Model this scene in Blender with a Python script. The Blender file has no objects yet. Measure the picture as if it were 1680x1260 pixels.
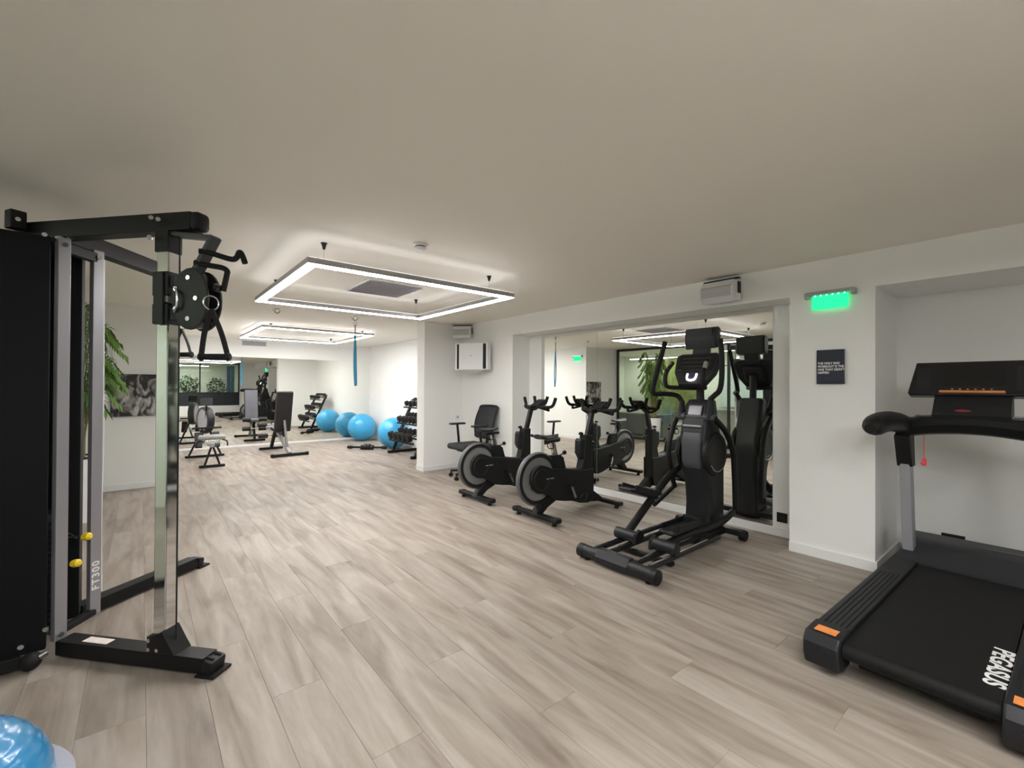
import bpy, bmesh, math, random
from mathutils import Vector, Matrix
random.seed(7)
scene = bpy.context.scene
COL = scene.collection
PI = math.pi

# ------------------------------------------------------------------ camera
cam_d = bpy.data.cameras.new('camera')
cam = bpy.data.objects.new('camera', cam_d)
COL.objects.link(cam)
FPX = 737.0
cam_d.sensor_width = 36.0
cam_d.lens = 36.0 * FPX / 1680.0
cam_d.clip_start = 0.05
YAW, PITCH, ROLL = math.radians(39.54), math.radians(0.35), math.radians(0.29)
Fv = Vector((math.sin(YAW) * math.cos(PITCH), math.cos(YAW) * math.cos(PITCH), math.sin(PITCH)))
Rv = Vector((math.cos(YAW), -math.sin(YAW), 0))
Uv = Rv.cross(Fv)
R2 = Rv * math.cos(ROLL) + Uv * math.sin(ROLL)
U2 = -Rv * math.sin(ROLL) + Uv * math.cos(ROLL)
mat = Matrix((R2, U2, -Fv)).transposed().to_4x4()
mat.translation = Vector((0, 0, 1.32))
cam.matrix_world = mat
scene.camera = cam

# ------------------------------------------------------------------ world / exposure
w = bpy.data.worlds.new('world'); scene.world = w
w.use_nodes = True
w.node_tree.nodes['Background'].inputs[0].default_value = (0.9, 0.95, 1.0, 1)
w.node_tree.nodes['Background'].inputs[1].default_value = 0.05
scene.view_settings.view_transform = 'Standard'
scene.view_settings.look = 'None'
scene.view_settings.gamma = 1.0
scene.view_settings.use_curve_mapping = False
scene.view_settings.exposure = 0.70
LED_MAIN, LED_BACK, LED_NEAR, ADDED_HALO, LED_LOBBY = 37.0, 50.0, 66.0, 1.8, 60.0
try:
    scene.cycles.max_bounces = 12
    scene.cycles.diffuse_bounces = 6
    scene.cycles.glossy_bounces = 6
    scene.cycles.transparent_max_bounces = 12
    scene.cycles.sample_clamp_indirect = 8.0
except Exception:
    pass

# ------------------------------------------------------------------ materials
MATS = {}
def srgb(r, g, b):
    def f(c):
        c /= 255.0
        return c / 12.92 if c <= 0.04045 else ((c + 0.055) / 1.055) ** 2.4
    return (f(r), f(g), f(b), 1.0)

def pmat(name, col, rough=0.5, metal=0.0, spec=0.5, bump=0.0, bscale=200.0, var=0.0, vscale=3.0, emit=None, estr=0.0, coat=0.0):
    m = bpy.data.materials.new(name); m.use_nodes = True
    nt = m.node_tree; b = nt.nodes['Principled BSDF']
    if len(col) == 3: col = (*col, 1.0)
    b.inputs['Base Color'].default_value = col
    b.inputs['Roughness'].default_value = rough
    b.inputs['Metallic'].default_value = metal
    b.inputs['Specular IOR Level'].default_value = spec
    if coat: b.inputs['Coat Weight'].default_value = coat
    tc = nt.nodes.new('ShaderNodeTexCoord')
    if var > 0:
        n = nt.nodes.new('ShaderNodeTexNoise'); n.inputs['Scale'].default_value = vscale; n.inputs['Detail'].default_value = 4
        r = nt.nodes.new('ShaderNodeMix'); r.data_type = 'RGBA'
        r.inputs[6].default_value = tuple(c * (1 - var) for c in col[:3]) + (1,)
        r.inputs[7].default_value = tuple(min(1, c * (1 + var)) for c in col[:3]) + (1,)
        nt.links.new(tc.outputs['Object'], n.inputs['Vector'])
        nt.links.new(n.outputs['Fac'], r.inputs[0])
        nt.links.new(r.outputs[2], b.inputs['Base Color'])
    if bump > 0:
        n2 = nt.nodes.new('ShaderNodeTexNoise'); n2.inputs['Scale'].default_value = bscale
        bp = nt.nodes.new('ShaderNodeBump'); bp.inputs['Strength'].default_value = bump; bp.inputs['Distance'].default_value = 0.002
        nt.links.new(tc.outputs['Object'], n2.inputs['Vector'])
        nt.links.new(n2.outputs['Fac'], bp.inputs['Height'])
        nt.links.new(bp.outputs['Normal'], b.inputs['Normal'])
    if emit is not None:
        b.inputs['Emission Color'].default_value = (*emit[:3], 1)
        b.inputs['Emission Strength'].default_value = estr
    MATS[name] = m
    return m

pmat('wall_paint', (0.84, 0.84, 0.825), 0.65, bump=0.06, bscale=160, var=0.015, vscale=1.5, spec=0.3)
pmat('ceiling_paint', (0.87, 0.84, 0.775), 0.75, bump=0.05, bscale=120, var=0.02, vscale=1.0, spec=0.2)
pmat('skirting_paint', (0.80, 0.80, 0.80), 0.4, var=0.01)
pmat('mirror_glass', (0.87, 0.885, 0.845), 0.0, metal=1.0)
pmat('mirror_edge', (0.30, 0.36, 0.32), 0.2, metal=0.6)
pmat('black_plastic', (0.0065, 0.007, 0.008), 0.5, spec=0.35, bump=0.15, bscale=500, var=0.12, vscale=8)
pmat('black_gloss', (0.010, 0.010, 0.012), 0.18, var=0.1)
pmat('charcoal_plastic', (0.011, 0.0118, 0.0142), 0.48, spec=0.38, bump=0.12, bscale=400, var=0.1, vscale=6)
pmat('grey_plastic', (0.050, 0.052, 0.060), 0.42, bump=0.1, bscale=300, var=0.08)
pmat('black_paint', (0.005, 0.0052, 0.0056), 0.5, spec=0.3, bump=0.2, bscale=700, var=0.12, vscale=10)
pmat('shroud_black', (0.004, 0.0046, 0.006), 0.6, spec=0.18, bump=0.05, bscale=900, var=0.15, vscale=2)
pmat('rubber', (0.006, 0.006, 0.006), 0.7, spec=0.35, bump=0.3, bscale=300, var=0.1)
pmat('belt_rubber', (0.006, 0.006, 0.0063), 0.62, spec=0.25, bump=0.35, bscale=600, var=0.08)
pmat('silver_paint', (0.36, 0.355, 0.38), 0.38, metal=0.55, var=0.04)
pmat('grey_paint', (0.33, 0.33, 0.36), 0.45, metal=0.25, var=0.05)
pmat('chrome', (0.82, 0.83, 0.84), 0.06, metal=1.0, var=0.02)
pmat('steel', (0.55, 0.55, 0.55), 0.25, metal=1.0, var=0.05)
pmat('aluminium', (0.42, 0.42, 0.42), 0.35, metal=0.9, var=0.05)
pmat('disc_grey', (0.27, 0.27, 0.265), 0.40, metal=0.3, var=0.05)
pmat('rim_grey', (0.11, 0.11, 0.115), 0.4, var=0.05)
pmat('hood_grey', (0.022, 0.024, 0.028), 0.45, var=0.08)
pmat('yellow_plastic', (0.85, 0.62, 0.02), 0.35, var=0.05)
pmat('orange_label', (0.80, 0.27, 0.06), 0.4, var=0.25, vscale=60)
pmat('orange_trim', (0.55, 0.22, 0.06), 0.35, var=0.08)
pmat('red_button', (0.22, 0.02, 0.03), 0.4, var=0.1)
pmat('red_plastic', (0.75, 0.06, 0.07), 0.35, var=0.1)
pmat('white_plastic', (0.78, 0.78, 0.79), 0.35, var=0.02)
pmat('speaker_grille', (0.50, 0.49, 0.52), 0.55, bump=0.4, bscale=600, var=0.03)
pmat('white_print', (0.85, 0.85, 0.85), 0.5, var=0.02)
pmat('grey_print', (0.42, 0.42, 0.44), 0.5, var=0.02)
pmat('sticker', (0.80, 0.70, 0.66), 0.4, var=0.2, vscale=40)
pmat('navy_board', (0.012, 0.018, 0.038), 0.5, var=0.08)
pmat('blue_ball', (0.045, 0.36, 0.66), 0.28, var=0.05, vscale=5, coat=0.15)
pmat('blue_dome', (0.03, 0.26, 0.55), 0.2, var=0.04, vscale=8, coat=0.3)
pmat('blue_band', (0.05, 0.27, 0.45), 0.6, var=0.1)
pmat('platform_grey', (0.45, 0.47, 0.54), 0.4, var=0.04)
pmat('pad_vinyl', (0.008, 0.008, 0.0085), 0.45, bump=0.15, bscale=300, var=0.1)
pmat('pad_grey', (0.17, 0.165, 0.20), 0.45, bump=0.15, bscale=300, var=0.08)
pmat('chair_fabric', (0.030, 0.032, 0.035), 0.8, bump=0.4, bscale=500, var=0.15, vscale=30)
pmat('chair_mesh', (0.016, 0.020, 0.023), 0.6, bump=0.5, bscale=900, var=0.2, vscale=50)
pmat('leaf', (0.13, 0.25, 0.05), 0.45, var=0.45, vscale=12)
pmat('leaf_dark', (0.045, 0.12, 0.03), 0.45, var=0.5, vscale=9)
pmat('moss', (0.17, 0.20, 0.06), 0.9, var=0.6, vscale=9, bump=1.0, bscale=40)
pmat('stem', (0.16, 0.15, 0.05), 0.6, var=0.2)
pmat('soil', (0.03, 0.02, 0.015), 0.9, bump=0.8, bscale=60, var=0.3)
pmat('frame_black', (0.010, 0.010, 0.011), 0.35, var=0.1)
pmat('grille_grey', (0.42, 0.41, 0.44), 0.5, var=0.03)
pmat('lobby_wall', (0.74, 0.77, 0.70), 0.7, var=0.03)
pmat('lobby_grey', (0.10, 0.10, 0.11), 0.5, var=0.08)
pmat('stone_grey', (0.33, 0.32, 0.29), 0.5, var=0.3, vscale=5)
pmat('pale_panel', (0.62, 0.70, 0.72), 0.4, var=0.03)
pmat('dark_panel', (0.012, 0.016, 0.022), 0.35, var=0.2)
pmat('red_cloth', (0.22, 0.03, 0.04), 0.7, var=0.2)
pmat('poster_blue', (0.10, 0.25, 0.50), 0.5, var=0.3)
pmat('screen_black', (0.006, 0.007, 0.008), 0.12, var=0.1)
pmat('screen_purple', (0.05, 0.04, 0.09), 0.2, var=0.3, vscale=20)

def emat(name, col, strength):
    m = bpy.data.materials.new(name); m.use_nodes = True
    nt = m.node_tree
    for n in list(nt.nodes):
        if n.type == 'BSDF_PRINCIPLED': nt.nodes.remove(n)
    e = nt.nodes.new('ShaderNodeEmission')
    e.inputs[0].default_value = (*col[:3], 1); e.inputs[1].default_value = strength
    nt.links.new(e.outputs[0], nt.nodes['Material Output'].inputs['Surface'])
    MATS[name] = m
emat('led_main', (1.0, 0.985, 0.975), LED_MAIN)
emat('led_back', (1.0, 0.985, 0.97), LED_BACK)
emat('led_near', (1.0, 0.985, 0.975), LED_NEAR)
emat('added_halo', (1.0, 0.98, 0.96), ADDED_HALO)  # weak glow added to brighten the ceiling, no real lamp part
emat('led_lobby', (1.0, 0.97, 0.9), LED_LOBBY)
emat('led_logo', (0.95, 0.95, 1.0), 3.0)
emat('exit_green', (0.02, 0.95, 0.26), 1.1)
emat('exit_led', (0.15, 1.0, 0.62), 2.6)

# clear glass that lets light through, with a fresnel reflection
m = bpy.data.materials.new('clear_glass'); m.use_nodes = True
nt = m.node_tree
for n in list(nt.nodes):
    if n.type == 'BSDF_PRINCIPLED': nt.nodes.remove(n)
tr = nt.nodes.new('ShaderNodeBsdfTransparent'); tr.inputs[0].default_value = (0.90, 0.95, 0.91, 1)
gl = nt.nodes.new('ShaderNodeBsdfGlossy'); gl.inputs['Roughness'].default_value = 0.01
fr = nt.nodes.new('ShaderNodeFresnel'); fr.inputs[0].default_value = 1.5
mx = nt.nodes.new('ShaderNodeMixShader')
nt.links.new(fr.outputs[0], mx.inputs[0]); nt.links.new(tr.outputs[0], mx.inputs[1]); nt.links.new(gl.outputs[0], mx.inputs[2])
nt.links.new(mx.outputs[0], nt.nodes['Material Output'].inputs['Surface'])
MATS['clear_glass'] = m

# oak-look plank: each plank has its own tone, long grain along its length
m = bpy.data.materials.new('oak_plank'); m.use_nodes = True
nt = m.node_tree; b = nt.nodes['Principled BSDF']; L = nt.links.new
geo = nt.nodes.new('ShaderNodeNewGeometry'); oi = nt.nodes.new('ShaderNodeObjectInfo')
mul = nt.nodes.new('ShaderNodeVectorMath'); mul.operation = 'MULTIPLY'; mul.inputs[1].default_value = (7.5, 0.95, 1.0)
sc = nt.nodes.new('ShaderNodeMath'); sc.operation = 'MULTIPLY'; sc.inputs[1].default_value = 57.0
cmb = nt.nodes.new('ShaderNodeCombineXYZ'); add = nt.nodes.new('ShaderNodeVectorMath'); add.operation = 'ADD'
L(geo.outputs['Position'], mul.inputs[0]); L(oi.outputs['Random'], sc.inputs[0]); L(sc.outputs[0], cmb.inputs[2])
L(mul.outputs[0], add.inputs[0]); L(cmb.outputs[0], add.inputs[1])
n1 = nt.nodes.new('ShaderNodeTexNoise'); n1.inputs['Scale'].default_value = 1.3; n1.inputs['Detail'].default_value = 5; n1.inputs['Distortion'].default_value = 0.8
n2 = nt.nodes.new('ShaderNodeTexNoise'); n2.inputs['Scale'].default_value = 7.0; n2.inputs['Detail'].default_value = 6; n2.inputs['Roughness'].default_value = 0.65
L(add.outputs[0], n1.inputs['Vector']); L(add.outputs[0], n2.inputs['Vector'])
cr = nt.nodes.new('ShaderNodeValToRGB')
e = cr.color_ramp.elements
e[0].position = 0.25; e[0].color = srgb(118, 106, 96)
e[1].position = 0.62; e[1].color = srgb(165, 155, 146)
x = cr.color_ramp.elements.new(0.45); x.color = srgb(149, 138, 128)
x = cr.color_ramp.elements.new(0.80); x.color = srgb(174, 167, 161)
L(n1.outputs['Fac'], cr.inputs[0])
cr2 = nt.nodes.new('ShaderNodeValToRGB')
cr2.color_ramp.elements[0].position = 0.30; cr2.color_ramp.elements[0].color = (0.80, 0.78, 0.76, 1)
cr2.color_ramp.elements[1].position = 0.58; cr2.color_ramp.elements[1].color = (1, 1, 1, 1)
L(n2.outputs['Fac'], cr2.inputs[0])
m1 = nt.nodes.new('ShaderNodeMix'); m1.data_type = 'RGBA'; m1.blend_type = 'MULTIPLY'; m1.inputs[0].default_value = 0.45
L(cr.outputs[0], m1.inputs[6]); L(cr2.outputs[0], m1.inputs[7])
tone = nt.nodes.new('ShaderNodeValToRGB')
tone.color_ramp.elements[0].color = (0.945, 0.94, 0.94, 1); tone.color_ramp.elements[1].color = (1.0, 0.99, 0.98, 1)
L(oi.outputs['Random'], tone.inputs[0])
m2 = nt.nodes.new('ShaderNodeMix'); m2.data_type = 'RGBA'; m2.blend_type = 'MULTIPLY'; m2.inputs[0].default_value = 1.0
L(m1.outputs[2], m2.inputs[6]); L(tone.outputs[0], m2.inputs[7]); L(m2.outputs[2], b.inputs['Base Color'])
b.inputs['Roughness'].default_value = 0.48; b.inputs['Specular IOR Level'].default_value = 0.32
bp = nt.nodes.new('ShaderNodeBump'); bp.inputs['Strength'].default_value = 0.12; bp.inputs['Distance'].default_value = 0.002
L(n2.outputs['Fac'], bp.inputs['Height']); L(bp.outputs['Normal'], b.inputs['Normal'])
MATS['oak_plank'] = m
pmat('floor_base', (0.30, 0.26, 0.225), 0.7, var=0.1)

# monochrome gym-photo print of the canvas
m = bpy.data.materials.new('canvas_print'); m.use_nodes = True
nt = m.node_tree; b = nt.nodes['Principled BSDF']
tc = nt.nodes.new('ShaderNodeTexCoord'); mp = nt.nodes.new('ShaderNodeMapping'); mp.inputs['Scale'].default_value = (5.5, 1, 3.4)
n = nt.nodes.new('ShaderNodeTexNoise'); n.inputs['Scale'].default_value = 1.35; n.inputs['Detail'].default_value = 3; n.inputs['Distortion'].default_value = 1.6
cr = nt.nodes.new('ShaderNodeValToRGB')
cr.color_ramp.elements[0].position = 0.44; cr.color_ramp.elements[0].color = (0.012, 0.012, 0.012, 1)
cr.color_ramp.elements[1].position = 0.66; cr.color_ramp.elements[1].color = (0.55, 0.53, 0.51, 1)
nt.links.new(tc.outputs['Object'], mp.inputs[0]); nt.links.new(mp.outputs[0], n.inputs['Vector'])
nt.links.new(n.outputs['Fac'], cr.inputs[0]); nt.links.new(cr.outputs[0], b.inputs['Base Color'])
MATS['canvas_print'] = m

# ------------------------------------------------------------------ mesh helpers
def catmull(pts, sub=6):
    P = [Vector(p) for p in pts]
    if len(P) < 3: return P
    out = []
    for i in range(len(P) - 1):
        p0 = P[i - 1] if i > 0 else P[i] * 2 - P[i + 1]
        p1, p2 = P[i], P[i + 1]
        p3 = P[i + 2] if i + 2 < len(P) else P[i + 1] * 2 - P[i]
        for k in range(sub):
            t = k / sub
            out.append(0.5 * ((2 * p1) + (-p0 + p2) * t + (2 * p0 - 5 * p1 + 4 * p2 - p3) * t * t + (-p0 + 3 * p1 - 3 * p2 + p3) * t ** 3))
    out.append(P[-1])
    return out

class MB:
    """collects shapes into one bmesh, put() links them as one mesh object"""
    def __init__(self): self.bm = bmesh.new()
    def _merge(self, b2, M=None):
        if M is not None: bmesh.ops.transform(b2, matrix=M, verts=b2.verts)
        mp = {v: self.bm.verts.new(v.co) for v in b2.verts}
        for f in b2.faces:
            try: self.bm.faces.new([mp[v] for v in f.verts])
            except ValueError: pass
        b2.free(); return self
    def box(self, c, s, bev=0.0, seg=2, R=None):
        b2 = bmesh.new(); bmesh.ops.create_cube(b2, size=1.0)
        bmesh.ops.scale(b2, vec=s, verts=b2.verts)
        if bev > 0:
            bmesh.ops.bevel(b2, geom=list(b2.edges), offset=min(bev, min(s) * 0.49), segments=seg, affect='EDGES', profile=0.5)
        M = Matrix.Translation(Vector(c))
        if R is not None: M = M @ R.to_4x4()
        return self._merge(b2, M)
    def beam(self, p0, p1, wd, ht, bev=0.004, up=(0, 0, 1)):
        p0, p1 = Vector(p0), Vector(p1); d = p1 - p0; ln = d.length; d.normalize()
        u = Vector(up); y = u.cross(d)
        if y.length < 1e-4: y = Vector((0, 1, 0)).cross(d)
        y.normalize(); z = d.cross(y)
        R = Matrix((d, y, z)).transposed()
        return self.box((p0 + p1) / 2, (ln, wd, ht), bev, 2, R)
    def cyl(self, p0, p1, r0, r1=None, n=20, bev=0.0):
        if r1 is None: r1 = r0
        p0, p1 = Vector(p0), Vector(p1); d = p1 - p0; ln = d.length
        b2 = bmesh.new()
        bmesh.ops.create_cone(b2, cap_ends=True, segments=n, radius1=r0, radius2=r1, depth=ln)
        if bev > 0:
            ed = [e for e in b2.edges if len(e.link_faces) == 2 and any(len(f.verts) > 4 for f in e.link_faces)]
            bmesh.ops.bevel(b2, geom=ed, offset=bev, segments=2, affect='EDGES', profile=0.5)
        q = Vector((0, 0, 1)).rotation_difference(d.normalized())
        return self._merge(b2, Matrix.Translation((p0 + p1) / 2) @ q.to_matrix().to_4x4())
    def tube(self, pts, r, n=10, sub=6, smooth=True, sy=1.0):
        P = catmull(pts, sub) if smooth else [Vector(p) for p in pts]
        N = len(P)
        rs = r if callable(r) else (lambda t: r)
        rings = []; prev = None
        for i, p in enumerate(P):
            t = (P[min(i + 1, N - 1)] - P[max(i - 1, 0)]).normalized()
            if prev is None:
                a = Vector((0, 0, 1)) if abs(t.z) < 0.9 else Vector((0, 1, 0))
                u = a.cross(t).normalized()
            else:
                u = (prev - t * prev.dot(t)).normalized()
            prev = u; v = t.cross(u)
            rr = rs(i / (N - 1))
            rings.append([self.bm.verts.new(p + (u * math.cos(2 * PI * k / n) + v * math.sin(2 * PI * k / n) * sy) * rr) for k in range(n)])
        for a, c in zip(rings, rings[1:]):
            for k in range(n):
                self.bm.faces.new((a[k], a[(k + 1) % n], c[(k + 1) % n], c[k]))
        self.bm.faces.new(list(reversed(rings[0]))); self.bm.faces.new(rings[-1])
        return self
    def prism(self, poly, y0, y1, axis='y', bev=0.0, seg=2):
        """poly in (x,z) for axis y, (x,y) for axis z, (y,z) for axis x"""
        b2 = bmesh.new()
        def p3(a, b_, h):
            return {'y': (a, h, b_), 'z': (a, b_, h), 'x': (h, a, b_)}[axis]
        lo = [b2.verts.new(p3(a, b_, y0)) for a, b_ in poly]; hi = [b2.verts.new(p3(a, b_, y1)) for a, b_ in poly]
        n = len(poly)
        f0 = b2.faces.new(lo); f1 = b2.faces.new(list(reversed(hi)))
        for k in range(n): b2.faces.new((lo[k], hi[k], hi[(k + 1) % n], lo[(k + 1) % n]))
        bmesh.ops.recalc_face_normals(b2, faces=b2.faces)
        if bev > 0:
            ed = [e for e in b2.edges if (e in f0.edges or e in f1.edges)]
            bmesh.ops.bevel(b2, geom=ed, offset=bev, segments=seg, affect='EDGES', profile=0.5)
        bmesh.ops.triangulate(b2, faces=[f for f in b2.faces if len(f.verts) > 4])
        return self._merge(b2)
    def lathe(self, prof, c=(0, 0, 0), axis=(0, 0, 1), n=32):
        q = Vector((0, 0, 1)).rotation_difference(Vector(axis).normalized()).to_matrix()
        c = Vector(c); rings = []
        for r, z in prof:
            if r < 1e-5: rings.append([self.bm.verts.new(c + q @ Vector((0, 0, z)))])
            else: rings.append([self.bm.verts.new(c + q @ Vector((r * math.cos(2 * PI * k / n), r * math.sin(2 * PI * k / n), z))) for k in range(n)])
        for a, d in zip(rings, rings[1:]):
            for k in range(n):
                k2 = (k + 1) % n
                if len(a) == 1 and len(d) == 1: continue
                if len(a) == 1: self.bm.faces.new((a[0], d[k2], d[k]))
                elif len(d) == 1: self.bm.faces.new((a[k], a[k2], d[0]))
                else: self.bm.faces.new((a[k], a[k2], d[k2], d[k]))
        return self
    def ball(self, c, r, s=(1, 1, 1), n=24, m_=14):
        return self._merge_sphere(c, r, s, n, m_)
    def _merge_sphere(self, c, r, s, n, m_):
        b2 = bmesh.new(); bmesh.ops.create_uvsphere(b2, u_segments=n, v_segments=m_, radius=r)
        bmesh.ops.scale(b2, vec=s, verts=b2.verts)
        return self._merge(b2, Matrix.Translation(Vector(c)))
    def torus(self, c, R_, r, axis=(0, 1, 0), n=40, k=10, a0=0.0, a1=2 * PI, sr=1.0):
        q = Vector((0, 0, 1)).rotation_difference(Vector(axis).normalized()).to_matrix(); c = Vector(c)
        full = abs(a1 - a0 - 2 * PI) < 1e-6
        N = n if full else n + 1; rings = []
        for i in range(N):
            a = a0 + (a1 - a0) * i / n
            rings.append([self.bm.verts.new(c + q @ Vector(((R_ + r * math.cos(2 * PI * j / k)) * math.cos(a), (R_ + r * math.cos(2 * PI * j / k)) * math.sin(a), r * sr * math.sin(2 * PI * j / k)))) for j in range(k)])
        for i in range(n if full else n):
            A, B_ = rings[i], rings[(i + 1) % N]
            for j in range(k): self.bm.faces.new((A[j], B_[j], B_[(j + 1) % k], A[(j + 1) % k]))
        if not full:
            self.bm.faces.new(rings[0]); self.bm.faces.new(list(reversed(rings[-1])))
        return self
    def quad(self, a, b_, c, d):
        self.bm.faces.new([self.bm.verts.new(Vector(p)) for p in (a, b_, c, d)]); return self
    def put(self, name, material, parent=None, off=None, smooth=True, loc=None, rotz=0.0):
        bmesh.ops.recalc_face_normals(self.bm, faces=self.bm.faces)
        me = bpy.data.meshes.new(name)
        if off is not None: bmesh.ops.translate(self.bm, vec=-Vector(off), verts=self.bm.verts)
        self.bm.to_mesh(me); self.bm.free()
        if smooth:
            me.shade_smooth()
            me.set_sharp_from_angle(angle=math.radians(35))
        me.materials.append(MATS[material])
        o = bpy.data.objects.new(name, me); COL.objects.link(o)
        if smooth:
            wn = o.modifiers.new('weighted_normals', 'WEIGHTED_NORMAL'); wn.keep_sharp = True; wn.weight = 100
        if parent is not None: o.parent = parent
        if loc is not None: o.location = loc
        if rotz: o.rotation_euler = (0, 0, rotz)
        return o

def thing(name, label, cat, loc=(0, 0, 0), rotz=0.0, group=None):
    o = bpy.data.objects.new(name, None); COL.objects.link(o)
    o.empty_display_size = 0.1
    o.location = loc; o.rotation_euler = (0, 0, rotz); o['label'] = label; o['category'] = cat
    if group: o['group'] = group
    return o
def tag(o, label, cat, group=None):
    o['label'] = label; o['category'] = cat
    if group: o['group'] = group
    return o
def struct(o, label=None):
    o['kind'] = 'structure'
    if label: o['label'] = label
    return o
def dup(root, loc, rotz, label=None, group=None):
    r = root.copy(); COL.objects.link(r); r.location = loc; r.rotation_euler = (0, 0, rotz)
    if label: r['label'] = label
    if group: r['group'] = group
    def rec(src, dst):
        for ch in list(src.children):
            c = ch.copy(); COL.objects.link(c); c.parent = dst
            rec(ch, c)
    rec(root, r)
    return r
def text(body, size, material, name, parent, loc, rot, bold=0.0, sx=1.0, shear=0.0, ext=0.0006, align='CENTER', spacing=1.0, line=1.0):
    cu = bpy.data.curves.new('txt', 'FONT'); cu.body = body; cu.size = size; cu.extrude = ext; cu.offset = bold
    cu.align_x = align; cu.align_y = 'CENTER'; cu.shear = shear; cu.space_character = spacing; cu.space_line = line
    t = bpy.data.objects.new('txt', cu); COL.objects.link(t)
    bpy.context.view_layer.update()
    me = bpy.data.meshes.new_from_object(t.evaluated_get(bpy.context.evaluated_depsgraph_get()))
    bpy.data.objects.remove(t); bpy.data.curves.remove(cu)
    me.materials.clear(); me.materials.append(MATS[material])
    for v in me.vertices: v.co.x *= sx
    o = bpy.data.objects.new(name, me); COL.objects.link(o)
    o.parent = parent
    M = rot.to_4x4() if isinstance(rot, Matrix) else Matrix.Rotation(rot, 4, 'Z')
    o.matrix_local = Matrix.Translation(Vector(loc)) @ M
    return o
def frame3(xd, yd):
    xd, yd = Vector(xd).normalized(), Vector(yd).normalized()
    return Matrix((xd, yd, xd.cross(yd))).transposed()

# ------------------------------------------------------------------ structure
ZC, ZS = 2.32, 2.06                # main ceiling, soffit underside
XM, XB, XP, XN = 4.40, 4.50, 4.08, 4.77      # mirror wall, pillar / soffit face, treadmill niche wall
YB, YL, YN = 11.15, 7.45, -1.40    # back mirror wall, left block face, wall behind the camera
XL, XG = 0.25, -1.00               # left wall of the back room, glass partition

def sbox(name, x0, x1, y0, y1, z0, z1, m_, label=None, bev=0.0):
    c = Vector(((x0 + x1) / 2, (y0 + y1) / 2, (z0 + z1) / 2))
    o = MB().box((0, 0, 0), (x1 - x0, y1 - y0, z1 - z0), bev).put(name, m_, smooth=False, loc=c)
    return struct(o, label)

floor = sbox('floor', -3.6, 5.2, -4.0, 11.6, -0.12, -0.004, 'floor_base', 'greige oak-look plank flooring')
PW, PL = 0.205, 1.5
plank_mesh = None
ncol = 0
x0 = XG
col = 0
while x0 < XN - 0.01:
    wdt = min(PW, XN - x0)
    y = YN - (col * 0.57) % PL
    top = YB
    while y < top:
        a, b_ = max(y, YN), min(y + PL, top)
        y += PL
        if b_ - a < 0.03: continue
        if x0 + wdt <= XL and a >= YL: continue
        if x0 + wdt <= XL and b_ > YL: b_ = YL
        if x0 > XB and a > 0.9: continue
        if plank_mesh is None:
            p = MB().box((0, 0, 0), (PW - 0.0008, PL - 0.0008, 0.008), 0.0006, 1).put('plank', 'oak_plank', floor, smooth=False)
            plank_mesh = p.data
        else:
            p = bpy.data.objects.new('plank', plank_mesh); COL.objects.link(p); p.parent = floor
        p.location = (x0 + wdt / 2 - floor.location.x, (a + b_) / 2 - floor.location.y, -0.004 - floor.location.z)
        p.scale = (wdt / PW, (b_ - a) / PL, 1)
    x0 += PW; col += 1

sbox('ceiling', -3.6, 5.2, -4.0, 11.6, ZC, ZC + 0.15, 'ceiling_paint', 'flat off-white plaster ceiling')
sbox('wall_right', XM, 5.1, 0.83, 4.93, 0, ZS, 'wall_paint', 'white wall behind the mirror panels')
sbox('wall_niche', XN, 5.1, YN, 0.83, 0, ZS, 'wall_paint', 'white wall behind the treadmill')
sbox('wall_pillar', XP, XN, 0.83, 1.385, 0, ZS, 'wall_paint', 'white square pillar beside the treadmill')
sbox('wall_soffit', XP, 5.1, YN, 4.93, ZS, ZC, 'wall_paint', 'lowered white soffit above the mirror wall')
sbox('wall_right_far', XP, 5.1, 4.93, 6.23, 0, ZC, 'wall_paint', 'white wall section behind the office chair')
sbox('wall_fin', 3.38, 5.1, 6.23, 6.46, 0, ZC, 'wall_paint', 'white wall stub that divides the two gym areas')
sbox('wall_right_back', XB, 5.1, 6.46, 11.6, 0, ZC, 'wall_paint', 'white wall beside the blue balls')
sbox('wall_back', XG, 5.1, YB, 11.6, 0, ZC, 'wall_paint', 'white wall that carries the large back mirror')
sbox('wall_left', XG, XL, YL, YB, 0, ZC, 'wall_paint', 'white wall block with the canvas print')

def skirt(name, x0, x1, y0, y1, h=0.078):
    sbox(name, x0, x1, y0, y1, 0, h, 'skirting_paint', None, 0.004)
T = 0.014
skirt('baseboard_mirror', XM - T, XM, 1.385, 4.93)
skirt('baseboard_pillar', XP - T, XP, 0.83 - T, 1.385)
skirt('baseboard_pillar_side', XP, XN, 0.83 - T, 0.83)
skirt('baseboard_niche', XN - T, XN, YN, 0.83 - T)
skirt('baseboard_chair', XP - T, XP, 4.93, 6.23 - T)
skirt('baseboard_fin', 3.38, XP, 6.23 - T, 6.23)
skirt('baseboard_fin_end', 3.38 - T, 3.38, 6.23 - T, 6.46)
skirt('baseboard_back_right', XB - T, XB, 6.46, YB - T)
skirt('baseboard_back', XL + T, XB, YB - T, YB, 0.045)
skirt('baseboard_left', XG, XL + T, YL - T, YL)
skirt('baseboard_left_side', XL, XL + T, YL, YB)

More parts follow.
